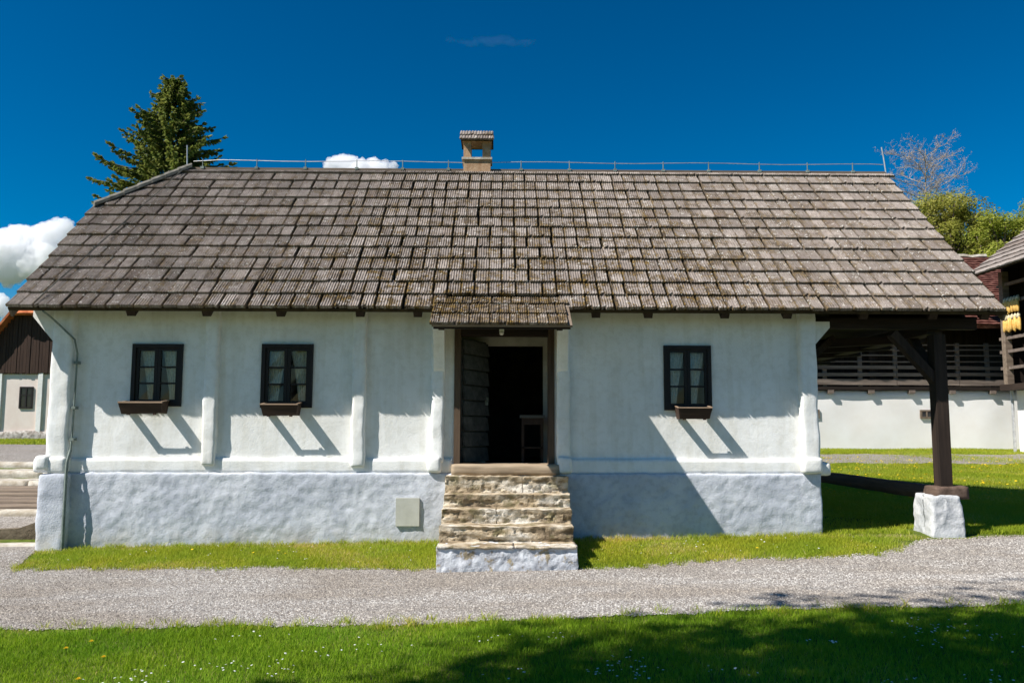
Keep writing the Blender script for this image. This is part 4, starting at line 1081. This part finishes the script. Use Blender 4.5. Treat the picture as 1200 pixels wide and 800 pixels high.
def bare_tree(base, height, cz, R_, seed, label):
    rb = random.Random(seed); t = empty('bare_tree', base, label, 'tree'); w = MB(); tips = []
    bx, by_, bz_ = base; top = bz_ + height
    ax = lambda z: Vector((bx + .12 * math.sin(z * .6), by_ + .1 * math.cos(z * .5), z))
    zs = np.linspace(bz_, top - .4, 14); w.tube([tuple(ax(z)) for z in zs], list(np.linspace(.2, .025, 14)), 7)
    def limb(p, q, r, lv):
        n = 5; pts = [p]; d = q - p; L = d.length
        for i in range(1, n + 1):
            u = i / n; pts.append(p + d * u + Vector((rb.gauss(0, .05), rb.gauss(0, .05), .16 * math.sin(u * 1.57) - .10 * u)) * L)
        w.tube([tuple(x) for x in pts], list(np.linspace(r, r * .4, n + 1)), 4 if lv == 0 else 3, cap=False)
        if lv >= 1: tips.extend(pts[2:])
        if lv >= 3: return
        for i in range((11, 6, 4)[lv]):
            x = pts[rb.randint(1, n)]; v = (d.normalized() * .7 + Vector((rb.gauss(0, 1), rb.gauss(0, 1), rb.gauss(.25, .7))) * .75).normalized()
            limb(x, x + v * L * rb.uniform(.26, .48), r * .42, lv + 1)
    for i in range(24):
        f = (i + .5) / 24; zz = cz - R_ * 1.35 + f * R_ * 1.95; a = i * 2.4 + rb.uniform(-.4, .4); rad2 = R_ * math.sqrt(max(.08, 1 - ((zz + R_ * .25 - cz) / (R_ * 1.25)) ** 2)) * rb.uniform(.7, 1.0)
        limb(ax(zz), Vector((bx + math.cos(a) * rad2, by_ + math.sin(a) * rad2, zz + R_ * rb.uniform(.15, .5))), .045 * (1.2 - f * .6), 0)
    w.build('trunk', MAT['pale_bark'], t)
    tp = np.array([tuple(q) for q in tips]); rng = np.random.default_rng(seed); n = 7000; tp = tp[rng.integers(0, len(tp), n)] + rng.normal(size=(n, 3)) * .05
    V, F, T_ = leaf_quads(tp, .075, rng, rng.uniform(0, 1, n)); link_mesh('crown', mesh_np('crown', V - np.array(base), F, False, T_), MAT['buds'], t)
bare_tree((30.0, 46, 1.3), 20.7, 19.4, 2.8, 8, 'tall bare budding tree beyond the right roof slope')
grp = 'leafy trees beyond the barn'
broadleaf('leafy_tree', (29.2, 41, 1.3), 15, (28.8, 41, 13.9), (3.3, 2.6, 3.7), 70, 30000, .17, 'spring_leaves', 3, 'rounded olive green tree right behind the barn ridge', grp)
broadleaf('leafy_tree', (31.4, 39, 1.3), 13, (31.0, 39, 12.6), (2.6, 2.1, 3.0), 55, 20000, .16, 'fresh_leaves', 4, 'lower yellowish green tree between barn ridge and drying rack roof', grp)
broadleaf('leafy_tree', (34.0, 40, 1.3), 15, (33.6, 40, 13.6), (2.0, 1.9, 3.1), 45, 14000, .16, 'fresh_leaves', 5, 'bright green tree cut by the right edge above the rack roof', grp)
broadleaf('leafy_tree', (32.3, 47, 1.3), 18, (32.4, 47, 16.2), (3.0, 1.9, 1.7), 26, 1800, .15, 'buds', 6, 'sparse pale budding tree peeping between the green trees', grp, 'pale_bark')
# big trees behind the viewpoint; their shade lies on the lawn
sg = 'trees shading the foreground lawn'
broadleaf('shade_tree', (-6.6, -13.6, -.2), 16, (-5.95, -13.1, 10.9), (5.0, 4.9, 6.5), 90, 36000, .27, 'shade_leaves', 15, 'broad leafy tree behind the viewpoint shading the front lawn', sg)

# ------------------------------------------------------------------ grass, gravel, flowers
def fnoise(x, y, s, a):
    return (np.sin(x * s + 1.3 * a + 1.9 * np.sin(y * s * .7 + a)) + np.sin(y * s * 1.3 - a + 1.7 * np.sin(x * s * .8 - 2 * a))) * .5
def blades(name, X, Y, h, w, mat, label, rng, seg2=True, dry=None, lean=.55, flat=1.):
    n = len(X); Z = gz(X, Y) - .004
    B = np.stack([X, Y, Z], 1); az = rng.uniform(0, 6.283, n); side = np.stack([np.cos(az), np.sin(az), np.zeros(n)], 1)
    la = rng.uniform(0, 6.283, n); le = rng.uniform(.1, lean, n); H_ = h * rng.uniform(.5, 1.25, n); W_ = w * rng.uniform(.7, 1.3, n)
    ld = np.stack([np.cos(la) * le, np.sin(la) * le, np.ones(n)], 1); s = side * W_[:, None] * .5
    tip = B + ld * np.array([1.5, 1.5, 1.]) * H_[:, None]
    tint = np.clip(rng.normal(.42, .2, n) + .18 * fnoise(X, Y, 1.7, 2.) + (0 if dry is None else dry), 0, 1)
    if seg2:
        mid = B + ld * np.array([.6, .6, .62]) * H_[:, None]
        V = np.stack([B - s, B + s, mid + s * .75, mid - s * .75, tip], 1).reshape(-1, 3); k = np.arange(n)[:, None] * 5
        Fq = k + np.array([[0, 1, 2, 3]]); Ft = k + np.array([[3, 2, 4]]); me = mesh_np(name, V, [Fq, Ft], False, np.repeat(tint, 5))
    else:
        V = np.stack([B - s, B + s, tip], 1).reshape(-1, 3); me = mesh_np(name, V, np.arange(3 * n).reshape(-1, 3), False, np.repeat(tint, 3))
    o = link_mesh(name, me, MAT[mat]); return tag(o, label, 'grass', kind='stuff')
r_ = np.random.default_rng(21)
# front lawn
n = 460000; X = r_.uniform(-9.3, 9.8, n); Y = -4.0 - (r_.uniform(0, 1, n) ** 1.15) * 4.2
ed = ynear(X) + .09 * wob(X, 1) - Y
k = (ed > -.02) & (r_.uniform(0, 1, n) < np.clip(.25 + ed * 2.2, 0, 1)) & (np.abs(X) < .9 * (Y + 12.5) + 2.)
X, Y, ed = X[k], Y[k], ed[k]
blades('front_lawn', X, Y, .046 + .012 * fnoise(X, Y, 2.3, 1.) + .016 * np.clip(fnoise(X, Y, 6.1, 5.), 0, 1), .0052, 'lawn_blades', 'short green lawn in the foreground, half in tree shade', r_, True, np.where(ed < .12, .22, 0.))
# strip by the wall
n = 190000; X = r_.uniform(-6.6, 6.9, n); Y = r_.uniform(-1.95, .1, n)
ed = Y - (yfar(X) + .10 * wob(X, 2)); wall = np.where(X < -6.1, -.26, -.1) - Y
k = (ed > -.03) & (wall > 0) & (r_.uniform(0, 1, n) < np.clip(.18 + ed * 2.6, 0, 1) * np.clip(.25 + wall * 3, 0, 1))
k &= ~((X > -.82) & (X < .97) & (Y > -1.88)); k &= ~((X > 5.95) & (X < 6.72) & (Y > -.33))
k &= (X < 5.2) | (r_.uniform(0, 1, n) < np.clip(1.1 - (X - 5.2) * .8, .12, 1) * (fnoise(X, Y, 4., 3.) > -.1))
X, Y, ed, wall = X[k], Y[k], ed[k], wall[k]
blades('grass_strip', X, Y, .050 + .014 * fnoise(X, Y, 2.3, 4.), .0062, 'strip_blades', 'yellowish green grass strip between path and farmhouse wall', r_, True, np.where(wall < .25, .28, 0.) + np.where(ed < .15, .15, 0) + .15 * (fnoise(X, Y, 2.9, 7.) > .5))
n = 420; cx = r_.uniform(-6.3, 5.4, n); cy = np.where(r_.uniform(0, 1, n) < .45, -.14 - r_.uniform(0, .10, n), np.where(r_.uniform(0, 1, n) < .5, yfar(cx) + r_.uniform(-.10, .12, n), ynear(cx) + r_.uniform(-.25, .12, n)))
k = ~((cx > -.9) & (cx < 1.05) & (cy > -1.95)) & ~((cx < -6.0) & (cy > -.5)); cx, cy = cx[k], cy[k]
m_ = r_.integers(8, 34, len(cx)); X = np.repeat(cx, m_); Y = np.repeat(cy, m_); X = X + r_.normal(0, .035, len(X)); Y = Y + r_.normal(0, .03, len(Y)); k = Y < -.125
blades('grass_tufts', X[k], Y[k], np.full(k.sum(), .085), .006, 'strip_blades', 'longer grass tufts along the wall foot and path edges', r_, True, r_.normal(0, .15, k.sum()), .9)
# side lawn towards the barn
n = 480000; Y = -.05 + 17.3 * r_.uniform(0, 1, n) ** 1.1; X = (Y + 12.5) * r_.uniform(.28, .76, n)
k = (X > 4.66) & ~((X > 5.95) & (X < 6.72) & (Y < .46)) & ~((Y > 12.1 + .3 * wob(X, 4)) & (Y < 15.2 + .2 * wob(X, 6)) & (r_.uniform(0, 1, n) > .10 + .35 * (fnoise(X, Y, .9, 2.) > .35)))
bare = ((X - 5.1) / 1.1) ** 2 + ((Y - 1.0) / .9) ** 2 < 1; bare |= ((X - 10.9) / 2.2) ** 2 + ((Y - 6.3) / .7) ** 2 < 1
k &= ~(bare & (r_.uniform(0, 1, n) > .2)); X, Y = X[k], Y[k]
blades('side_lawn', X, Y, .06 + .02 * fnoise(X, Y, 1.3, 4.), .013, 'strip_blades', 'sunny lawn between the porch and the white barn', r_, False)
n = 26000; X = r_.uniform(-22, -9, n); Y = r_.uniform(12.4, 21.3, n)
blades('yard_grass', X, Y, np.full(n, .08), .03, 'strip_blades', 'grass band before the pinkish house on the left', r_, False)

def pebbles(name, X, Y, size, dz, label, rng, zf=gz):
    n = len(X); O = np.array([(1, 0, 0), (0, 1, 0), (-1, 0, 0), (0, -1, 0), (0, 0, 1)], float)
    sc = size * rng.uniform(.5, 1.5, n); V = O[None] * (sc[:, None, None] * rng.uniform(.6, 1.2, (n, 5, 1))) * np.array([1, 1, .6])
    a = rng.uniform(0, 6.283, n); ca, sa = np.cos(a)[:, None], np.sin(a)[:, None]
    V = np.stack([V[..., 0] * ca - V[..., 1] * sa, V[..., 0] * sa + V[..., 1] * ca, V[..., 2]], -1) + np.stack([X, Y, zf(X, Y) + dz], 1)[:, None]
    F = (np.arange(n)[:, None, None] * 5 + np.array([(0, 1, 4), (1, 2, 4), (2, 3, 4), (3, 0, 4)])[None]).reshape(-1, 3)
    o = link_mesh(name, mesh_np(name, V.reshape(-1, 3), F, False, np.repeat(rng.uniform(0, 1, n), 5)), MAT['pebble']); tag(o, label, 'gravel', kind='stuff')
n = 230000; X = r_.uniform(-11, 12, n); Y = -4.95 + 5.2 * r_.uniform(0, 1, n)
lo_ = ynear(X) + .07 * wob(X, 1); hi_ = yfar(X) + .07 * wob(X, 2)
k = (Y > lo_ - .05) & (Y < hi_ + .08) & ~((X > -.82) & (X < .97) & (Y > -1.86)) & ~((X > -10) & (X < -6.1) & (Y > -.2)) & (np.abs(X) < .9 * (Y + 12.5) + 2.)
k &= (X > -6.1) | (Y < 0)
pebbles('gravel', X[k], Y[k], .0112, .012, 'loose pale gravel scattered over the path', r_)

# flowers
def flower_heads(name, X, Y, h, r, mat, label, cat, rng):
    n = len(X); Z = gz(X, Y) + h * rng.uniform(.7, 1.2, n); a = np.linspace(0, 6.283, 7)[:-1]
    tl = rng.uniform(-.35, .35, (n, 2)); ring = np.stack([np.cos(a), np.sin(a)], 1)[None] * (r * rng.uniform(.7, 1.2, n))[:, None, None]
    zz = (ring * tl[:, None]).sum(2); V = np.concatenate([ring, zz[..., None]], 2) + np.stack([X, Y, Z], 1)[:, None]
    c = np.stack([X, Y, Z + r * .35], 1)[:, None]; V = np.concatenate([V, c], 1)
    F = (np.arange(n)[:, None, None] * 7 + np.array([(i, (i + 1) % 6, 6) for i in range(6)])[None]).reshape(-1, 3)
    o = link_mesh(name, mesh_np(name, V.reshape(-1, 3), F, False, np.repeat(rng.uniform(0, 1, n), 7)), MAT[mat]); return tag(o, label, cat, kind='stuff')
cx = r_.uniform(-3.6, 4.5, 42); cy = r_.uniform(-7., -4.9, 42)
X = np.repeat(cx, 7) + r_.normal(0, .13, 294); Y = np.repeat(cy, 7) + r_.normal(0, .10, 294); k = Y < ynear(X) - .12
flower_heads('daisies', X[k], Y[k], .05, .0095, 'daisy_white', 'tiny white daisies dotted over the front lawn', 'flowers', r_)
X = r_.uniform(-5.8, 5.2, 90); Y = yfar(X) + r_.uniform(.2, 1.2, 90); k = (Y < -.25) & ((X < -.9) | (X > 1.1))
flower_heads('daisies', X[k], Y[k], .05, .010, 'daisy_white', 'tiny white daisies in the grass strip by the wall', 'flowers', r_)
Y = r_.uniform(4, 14, 260); X = (Y + 12.5) * r_.uniform(.36, .64, 260)
flower_heads('dandelions', X, Y, .07, .028, 'dandelion_yellow', 'yellow dandelions dotted over the lawn before the barn', 'flowers', r_)
def dandelion(x, y, r, label):
    z = float(gz(x, y)); b = empty('dandelion', (x, y, z), label, 'flower', 'dandelions in the front lawn and the wall strip')
    MB().tube([(x, y, z), (x + .004, y, z + .055)], .0025, 5).build('stem', MAT['lawn_blades'], b)
    mb = MB(); rd = random.Random(int(x * 100))
    for i in range(26):
        a = i * 2.4; q = r * (.35 + .65 * (i / 26)); mb.add([(x + .004, y, z + .052), (x + math.cos(a - .2) * q, y + math.sin(a - .2) * q, z + .066 - .012 * i / 26), (x + math.cos(a + .2) * q, y + math.sin(a + .2) * q, z + .066 - .012 * i / 26)], np.array([(0, 1, 2)]))
    mb.build('flower_head', MAT['dandelion_yellow'], b, use_tint=True)
for x, y, lab in [(-3.42, -5.1, 'topmost yellow dandelion of the four at the lower left of the lawn'), (-3.52, -5.32, 'leftmost yellow dandelion of the four at the lower left of the lawn'),
                  (-3.08, -5.62, 'rightmost yellow dandelion of the four at the lower left of the lawn'), (-2.98, -6.22, 'lowest yellow dandelion of the four at the lower left of the lawn')]:
    dandelion(x, y, .022, lab)
X = np.array([-4.9, -3.3, -2.85, -3.0, -4.2, 2.2, 3.4]); Y = np.array([-1.2, -.85, -.95, -.7, -.6, -.7, -1.0])
flower_heads('dandelions', X, Y, .06, .02, 'dandelion_yellow', 'yellow dandelions in the grass strip by the wall', 'flowers', r_)
